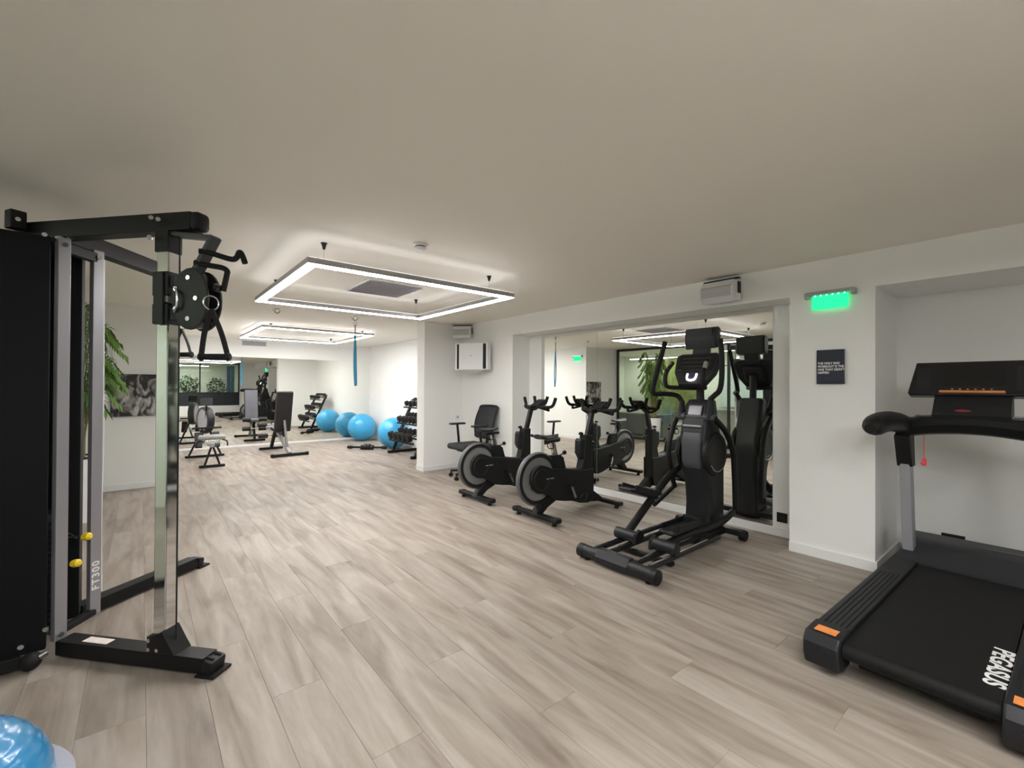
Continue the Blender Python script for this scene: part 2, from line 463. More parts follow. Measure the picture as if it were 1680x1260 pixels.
# mirrors
def mirror(name, label, rects, nrm):
    t = thing(name, label, 'mirror', rects[0][0])
    base = Vector(rects[0][0])
    for (c, s) in rects:
        o = MB().box(Vector(c) - base, s, 0.0).put('mirror_pane', 'mirror_glass', t, smooth=False)
    return t
w3 = (4.665 - 1.625) / 3
mirror('wall_mirror', 'three-pane frameless wall mirror behind the exercise bikes and elliptical', [((XM - 0.004, 1.625 + w3 * (i + 0.5), (0.079 + 2.055) / 2), (0.006, w3 - 0.003, 2.055 - 0.079)) for i in range(3)], 'x')
wb = (XB - XL - 0.03) / 4
mirror('wall_mirror', 'wide frameless mirror covering the end wall behind the weight bench', [((XL + 0.015 + wb * (i + 0.5), YB - 0.004, (0.047 + 1.93) / 2), (wb - 0.0012, 0.006, 1.93 - 0.047)) for i in range(4)], 'y')

# ------------------------------------------------------------------ glass partition and lobby behind it
def partition(name, label, p0, p1, z0, z1, nbays):
    """black-framed glass partition between two floor points"""
    p0, p1 = Vector((*p0, 0)), Vector((*p1, 0))
    d = (p1 - p0); ln = d.length; a = math.atan2(d.y, d.x)
    t = bpy.data.objects.new(name, None); COL.objects.link(t); t.location = p0; t.rotation_euler = (0, 0, a)
    struct(t, label)
    MB().box((ln / 2, 0, z1 - 0.03), (ln, 0.05, 0.06)).put('window_frame', 'frame_black', t, smooth=False)
    MB().box((ln / 2, 0, z0 + 0.025), (ln, 0.05, 0.05)).put('window_frame', 'frame_black', t, smooth=False)
    for i in range(nbays + 1):
        MB().box((min(max(ln * i / nbays, 0.025), ln - 0.025), 0, (z0 + z1) / 2), (0.05, 0.05, z1 - z0)).put('mullion', 'frame_black', t, smooth=False)
    for i in range(nbays):
        MB().box((ln * (i + 0.5) / nbays, 0, (z0 + z1) / 2), (ln / nbays - 0.05, 0.008, z1 - z0 - 0.1)).put('pane', 'clear_glass', t, smooth=False)
    return t
partition('window_1', 'black-framed glass partition to the lobby', (XG, YN), (XG, YL), 0.0, ZC, 3)
partition('window_2', 'black-framed glass partition behind the treadmill', (XG, YN), (3.45, YN), 0.96, ZC, 3)
sbox('wall_near_low', XG, 3.45, YN - 0.05, YN + 0.02, 0.42, 0.96, 'dark_panel', 'dark panel below the glass partition')
sbox('wall_near_plinth', XG, 3.45, YN - 0.05, YN + 0.03, 0.0, 0.42, 'skirting_paint', 'white plinth below the glass partition')
sbox('wall_near', 3.45, 5.1, YN - 0.2, YN, 0, ZC, 'wall_paint', 'white wall beside the treadmill niche')
# lobby shell
sbox('wall_lobby_west', -3.6, -3.4, -4.0, 9.2, 0, ZC, 'lobby_wall')
sbox('wall_lobby_north', -3.4, XG, 9.0, 9.2, 0, ZC, 'lobby_wall')
sbox('wall_lobby_south', -3.4, 5.1, -4.0, -3.8, 0, ZC, 'lobby_wall')
sbox('wall_lobby_east', 3.6, 3.75, -3.8, YN - 0.2, 0, ZC, 'lobby_wall')

def led_line(label, p0, p1, group):
    p0, p1 = Vector(p0), Vector(p1); c = (p0 + p1) / 2
    t = thing('linear_light', label, 'ceiling light', c, 0, group)
    a, b_ = p0 - c, p1 - c
    MB().beam(a + Vector((0, 0, .02)), b_ + Vector((0, 0, .02)), 0.05, 0.04).put('housing', 'white_plastic', t)
    MB().beam(a, b_, 0.045, 0.006, 0.0).put('diffuser', 'led_lobby', t, smooth=False)
    for q in (a, b_):
        qq = q * 0.8
        MB().cyl(qq + Vector((0, 0, .04)), qq + Vector((0, 0, ZC - c.z)), 0.003, n=6).put('hanging_wire', 'steel', t)
led_line('white linear lamp above the moss wall of the lobby', (-2.9, 5.9, 2.18), (-2.9, 8.4, 2.18), 'lobby lamps')
led_line('white linear lamp above the grey lobby cabinet', (-2.2, 1.5, 2.22), (-2.2, 5.2, 2.22), 'lobby lamps')
led_line('white linear lamp above the planted hedge', (0.2, -2.7, 2.2), (2.4, -2.7, 2.2), 'lobby lamps')

o = MB().box((0, 0, 0), (0.08, 1.7, 1.8), 0.02).put('moss_wall', 'moss', loc=(-3.36, 7.3, 1.3)); tag(o, 'yellow-green moss panel on the lobby wall', 'wall panel')
t = thing('lobby_cabinet', 'low dark grey cabinet standing against the moss wall', 'cabinet', (-2.0, 7.4, 0))
MB().box((0, 0, 0.30), (0.5, 1.7, 0.60), 0.01).put('body', 'lobby_grey', t)
for i in range(3):
    d = MB().box((0.255, -0.56 + 0.56 * i, 0.30), (0.02, 0.53, 0.54), 0.004).put('door', 'lobby_grey', t)
    MB().box((0.272, -0.56 + 0.56 * i + 0.2, 0.42), (0.014, 0.012, 0.12), 0.003).put('handle', 'steel', d)
t = thing('display_panel', 'pale blue-white panel on the lobby wall above the stone counter', 'wall panel', (-3.36, 4.7, 1.35))
MB().box((0, 0, 0), (0.05, 2.2, 1.1), 0.01).put('board', 'pale_panel', t)
MB().box((0.0, 0, 0.57), (0.07, 2.24, 0.03), 0.004).put('trim_rail', 'steel', t)
t = thing('stone_counter', 'grey stone counter below the pale lobby panel', 'counter', (-2.95, 4.7, 0))
MB().box((0, 0, 0.36), (0.5, 2.2, 0.72), 0.01).put('body', 'stone_grey', t)
MB().box((0, 0, 0.74), (0.56, 2.26, 0.04), 0.008).put('countertop', 'stone_grey', t)

def bush_mesh(rx, ry, rz, count, size, seed):
    rnd = random.Random(seed); mb = MB()
    for i in range(count):
        a = rnd.uniform(0, 2 * PI); c = rnd.uniform(-1, 1); r = rnd.uniform(0.55, 1.0)
        p = Vector((rx * r * math.sqrt(1 - c * c) * math.cos(a), ry * r * math.sqrt(1 - c * c) * math.sin(a), rz * r * c))
        d = Vector((rnd.uniform(-1, 1), rnd.uniform(-1, 1), rnd.uniform(-0.3, 1))).normalized()
        s = d.cross(Vector((0, 0, 1)));
        s = s.normalized() if s.length > 1e-3 else Vector((1, 0, 0))
        l = size * rnd.uniform(0.7, 1.3); wd = l * 0.25
        up = d.cross(s) * (-0.12 * l)
        mb.quad(p, p + d * l * 0.5 + s * wd + up, p + d * l, p + d * l * 0.5 - s * wd + up)
    return mb
for i, (xx, h) in enumerate(((-0.55, 1.0), (0.55, 1.2), (1.65, 1.1), (2.7, 0.9))):
    t = thing('potted_shrub', ['tall leafy lobby shrub in a white trough', 'broad leafy lobby shrub beside the tall one', 'dense leafy lobby shrub in mid hedge', 'small leafy lobby shrub near the blue banner'][i], 'shrub', (xx, -2.5, 0), 0, 'shrubs behind the glass partition')
    MB().box((0, 0, 0.4), (0.8, 0.35, 0.8), 0.02).put('planter', 'white_plastic', t)
    bush_mesh(0.42, 0.28, 0.5, 420, 0.13, 30 + i).put('foliage', 'leaf_dark', t, loc=(0, 0, 0.75 + h * 0.45), smooth=False)
    for k in range(3):
        MB().tube([(0.15 * (k - 1), 0, 0.78), (0.2 * (k - 1), 0.03, 1.0), (0.28 * (k - 1), 0, 0.9 + h * 0.4)], 0.012, 6).put('stem', 'stem', t)
t = thing('banner', 'blue upright banner standing behind the glass partition', 'banner', (3.15, -1.75, 0))
MB().box((0, 0, 1.25), (0.3, 0.012, 1.9), 0.003).put('print', 'poster_blue', t)
MB().box((0, 0, 0.03), (0.4, 0.2, 0.06), 0.01).put('base', 'steel', t)
MB().cyl((0, 0.02, 0.05), (0, 0.02, 2.2), 0.012).put('pole', 'steel', t)

# ------------------------------------------------------------------ LED frame lights
def led_frame(label, x0, x1, y0, y1, z, led, anchors):
    cx, cy = (x0 + x1) / 2, (y0 + y1) / 2; hx, hy = (x1 - x0) / 2, (y1 - y0) / 2
    t = thing('led_frame_light', label, 'ceiling light', (cx, cy, z), 0, 'square pendant lights')
    W, H = 0.070, 0.040
    for ax, s in (('x', 1), ('x', -1), ('y', 1), ('y', -1)):
        if ax == 'x':
            c, sz = (s * (hx - W / 2), 0, H / 2), (W, 2 * hy, H)
            dc, ds = (s * (hx - W / 2), 0, -0.002), (W - 0.008, 2 * hy - 0.008, 0.006)
        else:
            c, sz = (0, s * (hy - W / 2), H / 2), (2 * hx - 2 * W, W, H)
            dc, ds = (0, s * (hy - W / 2), -0.002), (2 * hx - 2 * W + 0.002, W - 0.008, 0.006)
        pr = MB().box(c, sz, 0.002, 1).put('profile', 'aluminium', t, smooth=False)
        MB().box(dc, ds).put('diffuser', led, pr, smooth=False)
        MB().box((dc[0], dc[1], H + 0.002), (ds[0] - 0.01, ds[1] - 0.01, 0.003)).put('added_halo_strip', 'added_halo', pr, smooth=False)  # added glowing strip for a soft ceiling halo; the frame itself shines downward
    for ax_, ay_ in anchors:
        px_, py_ = max(-hx + W / 2, min(hx - W / 2, ax_)), max(-hy + W / 2, min(hy - W / 2, ay_))
        an = MB().cyl((ax_, ay_, ZC - z - 0.005), (ax_, ay_, ZC - z), 0.022).cyl((ax_, ay_, ZC - z - 0.045), (ax_, ay_, ZC - z - 0.005), 0.008, 0.018).put('ceiling_anchor', 'charcoal_plastic', t)
        MB().tube([(ax_, ay_, ZC - z - 0.04), (px_, py_, H)], 0.0018, 6, smooth=False).put('wire', 'steel', an)
led_frame('square white LED frame lamp around the grey ceiling grille', 0.826, 2.575, 3.09, 4.84, 2.12, 'led_main', [(-.72, -.70), (.72, -.70), (.74, .74), (-.72, .74)])
led_frame('square white LED frame lamp above the weight bench', 1.45, 3.26, 7.90, 9.97, 2.235, 'led_back', [(-.75, -.88), (.75, -.88), (.75, .88), (-.75, .88)])

led_frame('square white LED frame lamp beside the glass partition', -0.5, 1.25, -1.3, -0.1, 2.12, 'led_near', [(-.72, -.5), (.72, -.5), (.72, .5), (-.72, .5)])

# ------------------------------------------------------------------ ceiling items
t = thing('ceiling_grille', 'square grey air grille set in the ceiling inside the lamp frame', 'air vent', (1.91, 4.37, ZC))
MB().box((0, 0, -0.006), (0.60, 0.66, 0.012), 0.003).put('frame', 'white_plastic', t)
MB().box((0, 0, -0.013), (0.54, 0.60, 0.006)).put('backing', 'grille_grey', t, smooth=False)
for i in range(12):
    MB().box((0, -0.275 + 0.05 * i, -0.019), (0.53, 0.034, 0.006), R=Matrix.Rotation(0.2, 3, 'X')).put('slat', 'grille_grey', t, smooth=False)
t = thing('smoke_detector', 'round white smoke detector on the ceiling', 'smoke detector', (1.505, 2.84, ZC))
MB().lathe([(0, 0), (0.055, 0), (0.056, -0.012), (0.045, -0.02), (0, -0.02)]).put('base', 'white_plastic', t)
MB().lathe([(0.036, -0.02), (0.036, -0.03), (0, -0.03)]).put('sensor_gap', 'charcoal_plastic', t)
MB().lathe([(0, -0.028), (0.042, -0.028), (0.042, -0.036), (0.03, -0.044), (0, -0.046)]).put('cap', 'white_plastic', t)

def hook(label, x_, y_, zdrop):
    t = thing('ceiling_hook', label, 'hook', (x_, y_, ZC), 0, 'ceiling hooks')
    MB().cyl((0, 0, -0.008), (0, 0, 0), 0.035).put('plate', 'steel', t)
    MB().torus((0, 0, -0.03), 0.026, 0.005, axis=(0.6, 0.8, 0), n=20, k=8).put('eye', 'steel', t)
    for s in (-1, 1):
        MB().tube([(s * 0.045, -s * 0.03, -0.008), (s * 0.03, -s * 0.02, -0.04), (0, 0, -zdrop)], 0.004, 6).put('strap', 'steel', t)
hook('small steel ceiling hook without anything hanging on it', 1.354, 6.43, 0.07)
hook('steel ceiling hook holding the blue exercise band', 2.365, 6.41, 0.07)
t = thing('exercise_band', 'long narrow blue exercise band hanging from the ceiling hook', 'exercise band', (2.365, 6.41, 1.33))
MB().torus((0, 0, 0.88), 0.022, 0.004, axis=(0.3, 1, 0), n=18, k=8, sr=1).put('carabiner', 'steel', t)
MB().tube([(0, 0, 0.87), (0.0, 0, 0.70)], 0.006, 8, smooth=False).put('cord', 'charcoal_plastic', t)
for s in (-1, 1):
    MB().tube([(0, 0, 0.72), (s * 0.010, s * .004, 0.5), (s * 0.014 + .003, s * .006, 0.25), (s * 0.008 + .012, 0, 0.02), (0.014, 0, 0.0)], 0.014, 8, sy=0.35).put('loop', 'blue_band', t)

t = thing('wall_vent', 'flat grey louvred air vent high on the end wall', 'air vent', (1.9, YB, 2.235))
MB().box((0, -0.008, 0), (0.46, 0.016, 0.10), 0.003).put('frame', 'grille_grey', t)
for i in range(4):
    MB().box((0, -0.018, -0.033 + 0.022 * i), (0.42, 0.008, 0.012), R=Matrix.Rotation(0.5, 3, 'X')).put('slat', 'grille_grey', t, smooth=False)

def speaker(label, loc, rz):
    t = thing('wall_speaker', label, 'speaker', loc, rz, 'white wall speakers')
    # local -x faces the room
    MB().prism([(0.10, -0.09), (0.10, 0.09), (-0.02, 0.085), (-0.07, 0.02), (-0.06, -0.06), (-0.01, -0.10)], -0.15, 0.15, 'y', 0.015).put('body', 'white_plastic', t)
    MB().prism([(-0.012, 0.083), (-0.071, 0.022), (-0.062, -0.058), (-0.02, -0.09), (-0.014, -0.085), (-0.05, -0.05), (-0.058, 0.018), (-0.01, 0.07)], -0.135, 0.135, 'y', 0.004).put('grille', 'speaker_grille', t)
    MB().box((0.05, 0.155, 0.02), (0.05, 0.008, 0.10), 0.002).box((0.05, -0.155, 0.02), (0.05, 0.008, 0.10), 0.002).box((0.05, 0, 0.105), (0.05, 0.318, 0.008), 0.002).put('bracket', 'charcoal_plastic', t)
speaker('white speaker with grey bracket mounted on the soffit above the elliptical', (3.97, 1.915, 2.18), 0)
speaker('white speaker mounted in the corner above the white wall unit', (3.93, 6.02, 2.19), math.radians(42))

# white corner unit with dark slots
t = thing('air_purifier', 'white boxy wall unit with two black side slots in the corner', 'wall unit', (3.86, 5.61, 1.773), math.radians(-62.6))
MB().box((0, 0.0, 0), (0.56, 0.11, 0.41), 0.012).put('case', 'white_plastic', t)
MB().box((-0.225, -0.053, 0.0), (0.035, 0.01, 0.375), 0.002).put('slot', 'black_plastic', t)
MB().box((0.225, -0.053, 0.0), (0.05, 0.01, 0.375), 0.002).put('slot', 'black_plastic', t)
MB().box((0, -0.058, 0), (0.40, 0.012, 0.40), 0.006).put('front_panel', 'white_plastic', t)
MB().cyl((0, -0.066, 0.01), (0, -0.063, 0.01), 0.012).put('logo_dot', 'grey_print', t)
MB().lathe([(0.03, -0.205), (0.16, -0.206), (0.12, -0.225), (0.03, -0.255), (0, -0.255)], c=(0, 0.0, 0), n=24).put('bracket', 'white_plastic', t)
MB().beam((0, 0.05, 0), (0, 0.24, 0), 0.05, 0.2).put('mount_arm', 'grey_plastic', t)

# ------------------------------------------------------------------ wall items
def exit_light(label, loc, rz):
    t = thing('exit_light', label, 'exit sign', loc, rz, 'green exit lights')
    # local -x faces the room, hangs under the ceiling edge
    MB().box((-0.03, 0, -0.018), (0.05, 0.315, 0.028), 0.004).put('housing', 'aluminium', t)
    for s in (-1, 1):
        MB().box((-0.03, s * 0.15, -0.03), (0.055, 0.03, 0.045), 0.006).put('end_cap', 'aluminium', t)
    MB().box((-0.03, 0, -0.088), (0.006, 0.235, 0.105), 0.002).put('light_plate', 'exit_green', t, smooth=False)
    for i in range(6):
        MB().ball((-0.036, -0.095 + 0.038 * i, -0.036), 0.0065, n=10, m_=6).put('diode', 'exit_led', t)
exit_light('glowing green exit light at the top of the white pillar', (XP - 0.0, 1.10, ZS + 0.012), 0)
exit_light('glowing green exit light on the wall of the back room', (XL + 0.002, 7.72, 2.13), PI)

t = thing('motto_sign', 'navy blue motto sign with white lettering on the white pillar', 'sign', (XP, 1.10, 1.485))
MB().box((-0.012, 0, 0), (0.024, 0.178, 0.262), 0.002).put('board', 'navy_board', t, smooth=False)
RS = frame3((0, -1, 0), (0, 0, 1))
text('THE ONLY BAD\nWORKOUT IS THE\nONE THAT DIDN\'T\nHAPPEN', 0.0235, 'white_print', 'lettering', t, (-0.0248, 0.080, -0.010), RS, bold=0.0006, align='LEFT', line=1.02, sx=0.86)

def socket(label, loc, rz, w_, h_, mtl, name='wall_socket', cat='socket'):
    t = thing(name, label, cat, loc, rz)
    MB().box((-0.005, 0, 0), (0.010, w_, h_), 0.003).put('plate', mtl, t)
    MB().cyl((-0.0105, 0, 0), (-0.009, 0, 0), min(w_, h_) * 0.3).put('insert', mtl if mtl != 'white_plastic' else 'grey_print', t)
    for s in (-1, 1): MB().cyl((-0.012, s * 0.009, 0), (-0.0095, s * 0.009, 0), 0.003, n=8).put('contact', 'steel', t)
socket('square black wall socket low beside the mirror', (XM - 0.001, 1.55, 0.17), 0, 0.085, 0.085, 'black_plastic')
socket('black wall socket low behind the treadmill', (XN - 0.001, 0.50, 0.175), 0, 0.13, 0.08, 'black_plastic')
socket('small white wall switch between the fin wall and the office chair', (3.99, 6.229, 0.82), math.radians(-90) + PI, 0.07, 0.07, 'white_plastic', 'wall_switch', 'switch')

t = thing('canvas_picture', 'black and white canvas photo print on the white wall', 'picture', (-0.03, YL, 1.19))
MB().box((0, -0.018, 0), (0.52, 0.036, 0.53), 0.004).put('canvas', 'canvas_print', t, smooth=False)
MB().box((0, -0.004, 0), (0.50, 0.010, 0.51)).put('stretcher_frame', 'black_plastic', t, smooth=False)

# ------------------------------------------------------------------ palm
t = thing('potted_palm', 'green bamboo palm in a tall white planter by the glass partition', 'plant', (-0.47, 6.0, 0))
MB().lathe([(0, 0), (0.13, 0), (0.165, 0.60), (0.17, 0.62), (0.15, 0.62), (0.148, 0.58), (0, 0.58)], n=28).put('planter', 'white_plastic', t)
MB().torus((0, 0, 0.62), 0.16, 0.012, axis=(0, 0, 1), n=28, k=8).put('planter_rim', 'black_plastic', t)
MB().lathe([(0, 0.585), (0.148, 0.582)], n=20).put('soil', 'soil', t)
rnd = random.Random(5)
for k in range(64):
    a = k * 2.399 + rnd.uniform(-.3, .3); h = rnd.uniform(1.25, 2.06); reach = rnd.uniform(0.18, 0.36)
    if k % 3 == 0: h = rnd.uniform(0.9, 1.4)
    d = Vector((math.cos(a), math.sin(a), 0)); s0 = d * 0.05
    pts = [s0 + Vector((0, 0, 0.59)), s0 * 1.3 + Vector((0, 0, 0.6 + (h - 0.6) * 0.6)), d * reach * 0.55 + Vector((0, 0, h + 0.10)), d * reach + Vector((0, 0, h - 0.02))]
    fr_ = MB().tube(pts, lambda q: 0.007 - 0.005 * q, 6, 5)
    cm = catmull(pts, 8); n_ = len(cm)
    fo = fr_.put('frond', 'stem', t)
    lf = MB()
    side = d.cross(Vector((0, 0, 1)))
    for i in range(int(n_ * 0.5), n_):
        q = (i - n_ * 0.5) / (n_ * 0.5); p = cm[i]
        tan = (cm[min(i + 1, n_ - 1)] - cm[i - 1]).normalized()
        for s in (-1, 1):
            l = 0.14 * (1 - 0.5 * q) * rnd.uniform(0.8, 1.15)
            dd = (side * s + tan * 0.75 + Vector((0, 0, rnd.uniform(-0.35, 0.1)))).normalized()
            wv = dd.cross(Vector((0, 0, 1))).normalized() * 0.014
            tip = p + dd * l + Vector((0, 0, -0.04))
            mid = p + dd * l * 0.5 + Vector((0, 0, 0.008))
            lf.quad(p, mid + wv, tip, mid - wv)
    lf.put('leaflets', 'leaf', fo, smooth=False)

# ------------------------------------------------------------------ cable machine
RC = Vector((-0.25, 3.2, 0))
cmach = thing('cable_machine', 'tall black functional cable trainer with chrome post and silver uprights', 'cable machine', RC)
nA = Vector((0.655, -0.755, 0)); mA = Vector((0.755, 0.655, 0))
def cp(mb, name, mtl, parent=None, **k):
    return mb.put(name, mtl, parent or cmach, off=RC, **k)
A0, A1 = Vector((-0.28, 3.10, 0)), Vector((0.255, 2.483, 0))
PN = Vector((0.095, 2.668, 0))
# near foot
nf = cp(MB().beam(A0 + Vector((0, 0, .048)), A1 + Vector((0, 0, .048)), 0.085, 0.07, 0.006), 'foot_bar', 'black_paint')
cap = cp(MB().beam(A1 + nA * -0.01 + Vector((0, 0, .046)), A1 + nA * 0.045 + Vector((0, 0, .036)), 0.09, 0.066, 0.014), 'end_cap', 'black_plastic', nf)
cp(MB().beam(A1 + nA * -0.03 + Vector((0, 0, .008)), A1 + nA * 0.065 + Vector((0, 0, .008)), 0.11, 0.012, 0.003), 'foot_pad', 'rubber', nf)
for s in (-.02, .02):
    cp(MB().beam(A1 + nA * 0.005 + mA * s + Vector((0, 0, .082)), A1 + nA * 0.04 + mA * s + Vector((0, 0, .074)), 0.012, 0.006, 0.002), 'cap_rib', 'rubber', nf)
cp(MB().beam(A0 + nA * 0.13 + Vector((0, 0, .0836)), A0 + nA * 0.27 + Vector((0, 0, .0836)), 0.042, 0.0012, 0.0), 'sticker', 'sticker', nf, smooth=False)
# far foot
B0, B1 = Vector((-0.27, 3.50, 0)), Vector((0.30, 3.955, 0)); nB = (B1 - B0).normalized()
ff = cp(MB().beam(B0 + Vector((0, 0, .048)), B1 + Vector((0, 0, .048)), 0.085, 0.07, 0.006), 'foot_bar', 'black_paint')
cp(MB().beam(B1 + Vector((0, 0, .046)), B1 + nB * 0.05 + Vector((0, 0, .036)), 0.09, 0.066, 0.014), 'end_cap', 'black_plastic', ff)
cp(MB().beam(B1 + Vector((0, 0, .008)), B1 + nB * 0.085 + Vector((0, 0, .008)), 0.11, 0.012, 0.003), 'foot_pad', 'rubber', ff)
# rear foot under the tower
cp(MB().beam((-0.98, 3.02, 0.045), (-0.42, 3.05, 0.045), 0.07, 0.06, 0.006), 'foot_bar', 'black_paint')
cp(MB().beam((-0.95, 3.5, 0.045), (-0.3, 3.5, 0.045), 0.07, 0.06, 0.006), 'foot_bar', 'black_paint')
wh = cp(MB().ball((-0.385, 3.02, 0.04), 0.04, n=20, m_=12), 'transport_wheel', 'rubber')
cp(MB().cyl((-0.36, 3.01, 0.05), (-0.335, 3.03, 0.055), 0.013), 'wheel_bolt', 'steel', wh)
# shroud panels
cp(MB().box((-0.645, 3.072, 1.045), (0.61, 0.03, 1.97), 0.008), 'shroud_panel', 'shroud_black')
cp(MB().box((-0.56, 3.515, 1.045), (0.56, 0.03, 1.97), 0.008), 'shroud_panel', 'shroud_black')
cp(MB().box((-0.94, 3.3, 1.045), (0.03, 0.45, 1.97), 0.008), 'shroud_panel', 'shroud_black')
cp(MB().box((-0.285, 3.445, 1.045), (0.07, 0.15, 1.97), 0.006), 'shroud_panel', 'shroud_black')
cp(MB().box((-0.62, 3.3, 2.02), (0.6, 0.44, 0.02), 0.004), 'top_plate', 'black_paint')
# uprights
U1, U2_ = Vector((-0.300, 3.092, 0)), Vector((-0.188, 3.285, 0))
for (u, rz_) in ((U1, 0.6), (U2_, 0.6)):
    up_ = cp(MB().box((u.x, u.y, 1.06), (0.052, 0.03, 1.96), 0.004, R=Matrix.Rotation(0.65, 3, 'Z')), 'upright', 'silver_paint')
    for zz in (0.11, 2.0):
        q = Vector((u.x, u.y, zz)) + Vector((0.45, -0.89, 0)).normalized() * 0.02
        cp(MB().cyl(q - Vector((0.45, -0.89, 0)) * 0.012, q + Vector((0.45, -0.89, 0)) * 0.006, 0.011, n=12), 'bolt', 'steel', up_)
    if u is U2_:
        nn = Vector((math.sin(0.65), -math.cos(0.65), 0))
        q = Vector((u.x, u.y, 0.30)) + nn * 0.0162 - RC
        text('FT300', 0.05, 'white_print', 'lettering', up_, q, frame3((0, 0, 1), (-math.cos(0.65), -math.sin(0.65), 0)), bold=0.0012, spacing=1.25)
cp(MB().beam((-0.31, 3.1, 0.11), (-0.19, 3.27, 0.11), 0.04, 0.03), 'bracket', 'black_paint')
cp(MB().beam((-0.31, 3.12, 2.0), (-0.2, 3.28, 2.0), 0.04, 0.05), 'bracket', 'black_paint')
cp(MB().tube([(-0.160, 3.300, 2.0), (-0.157, 3.300, 1.0), (-0.161, 3.300, 0.6), (-0.157, 3.302, 0.2)], 0.003, 6), 'cable', 'white_plastic')
# weight stacks + guide rods + selector knobs
for (sx_, sy_) in ((-0.45, 3.2), (-0.45, 3.38)):
    base_plate = None
    for k in range(18):
        if base_plate is None:
            base_plate = cp(MB().box((sx_, sy_, 0.13), (0.24, 0.13, 0.028), 0.003), 'weight_plate', 'black_paint')
        else:
            o = bpy.data.objects.new('weight_plate', base_plate.data); COL.objects.link(o); o.parent = cmach; o.location = (0, 0, 0.03 * k)
    for s in (-.07, .07): cp(MB().cyl((sx_ + s, sy_, 0.08), (sx_ + s, sy_, 2.0), 0.010, n=10), 'guide_rod', 'chrome')
for (p, s) in (((-0.26, 3.15, 0.42), 1), ((-0.225, 3.215, 0.53), 1)):
    kn = cp(MB().lathe([(0, 0), (0.016, 0.0), (0.02, 0.012), (0.019, 0.03), (0.01, 0.04), (0, 0.041)], c=p, axis=(0.75, -0.6, 0.1), n=16), 'selector_knob', 'yellow_plastic')
    cp(MB().cyl(Vector(p) + Vector((-0.10, 0.04, 0)), p, 0.007, n=8), 'selector_pin', 'steel', kn)
cp(MB().tube([(-0.32, 3.16, 0.60), (-0.27, 3.15, 0.57), (-0.25, 3.2, 0.53)], 0.004, 6), 'lanyard', 'black_plastic')
# top beams
bz = 2.078
tb = cp(MB().beam(A0 - nA * 0.24 + Vector((0, 0, bz)), Vector((0.195, 2.552, bz)), 0.075, 0.085, 0.006), 'top_beam', 'black_paint')
cp(MB().beam(Vector((0.185, 2.564, bz)), Vector((0.222, 2.521, bz)), 0.078, 0.088, 0.022), 'end_cap', 'black_plastic', tb)
fb = cp(MB().beam(Vector((-0.33, 3.17, bz)), Vector((0.185, 3.93, bz)), 0.075, 0.085, 0.006), 'top_beam', 'black_paint')
cp(MB().box((-0.475, 3.21, 2.115), (0.06, 0.06, 0.09), 0.006, R=Matrix.Rotation(0.5, 3, 'Z')), 'top_bracket', 'black_paint')
for q in ((-0.465, 3.185, 2.115), (-0.36, 3.055, 2.03), (0.06, 2.68, 2.09), (0.085, 2.652, 2.08), (0.055, 2.685, 2.0), (-0.275, 3.06, 2.04)):
    d = -mA if q[1] < 3.0 else Vector((0.3, -0.95, 0))
    d = Vector((-0.2, -0.98, 0)) if q[1] < 3.0 else d
    base = Vector(q)
    if q[1] < 3.0: base = base - mA * 0.040
    cp(MB().cyl(base - d * 0.01, base + d * 0.006, 0.010, n=12), 'bolt', 'steel')
cp(MB().box((0.095 , 2.668, 1.99), (0.075, 0.075, 0.10), 0.004, R=Matrix.Rotation(math.atan2(nA.y, nA.x), 3, 'Z')), 'post_sleeve', 'black_paint')
for q, face in (((-0.34, 3.0525, 0.16), (0, -1, 0)), ((-0.42, 3.0525, 0.105), (0, -1, 0))):
    cp(MB().cyl(Vector(q) + Vector(face) * -0.006, Vector(q) + Vector(face) * 0.008, 0.011, n=12), 'bolt', 'steel')
# chrome posts
ang = math.atan2(nA.y, nA.x)
RA = Matrix.Rotation(ang, 3, 'Z')
cp(MB().box((PN.x, PN.y, 1.06), (0.062, 0.062, 1.95), 0.006, R=RA), 'post', 'chrome')
PF = Vector((0.135, 3.825, 0))
cp(MB().box((PF.x, PF.y, 1.06), (0.062, 0.062, 1.95), 0.006, R=Matrix.Rotation(math.atan2(nB.y, nB.x), 3, 'Z')), 'post', 'chrome')
# carriage on the near post
car = cp(MB().box((PN.x, PN.y, 1.79), (0.086, 0.086, 0.115), 0.006, R=RA).box((PN.x, PN.y, 1.65), (0.086, 0.086, 0.095), 0.006, R=RA)
         .beam(PN - mA * 0.046 + Vector((0, 0, 1.60)), PN - mA * 0.046 + Vector((0, 0, 1.84)), 0.05, 0.012, 0.002, up=tuple(mA)), 'carriage', 'black_plastic')
cp(MB().box((PN.x, PN.y, 1.72), (0.076, 0.076, 0.034), 0.004, R=RA), 'carriage_sleeve', 'silver_paint', car)
for zz in (1.80, 1.72, 1.65):
    cp(MB().beam(PN + nA * 0.042 + mA * 0.0 + Vector((0, 0, zz)), PN + nA * 0.052 + Vector((0, 0, zz)), 0.06, 0.05, 0.006), 'collar_plate', 'grey_plastic', car)
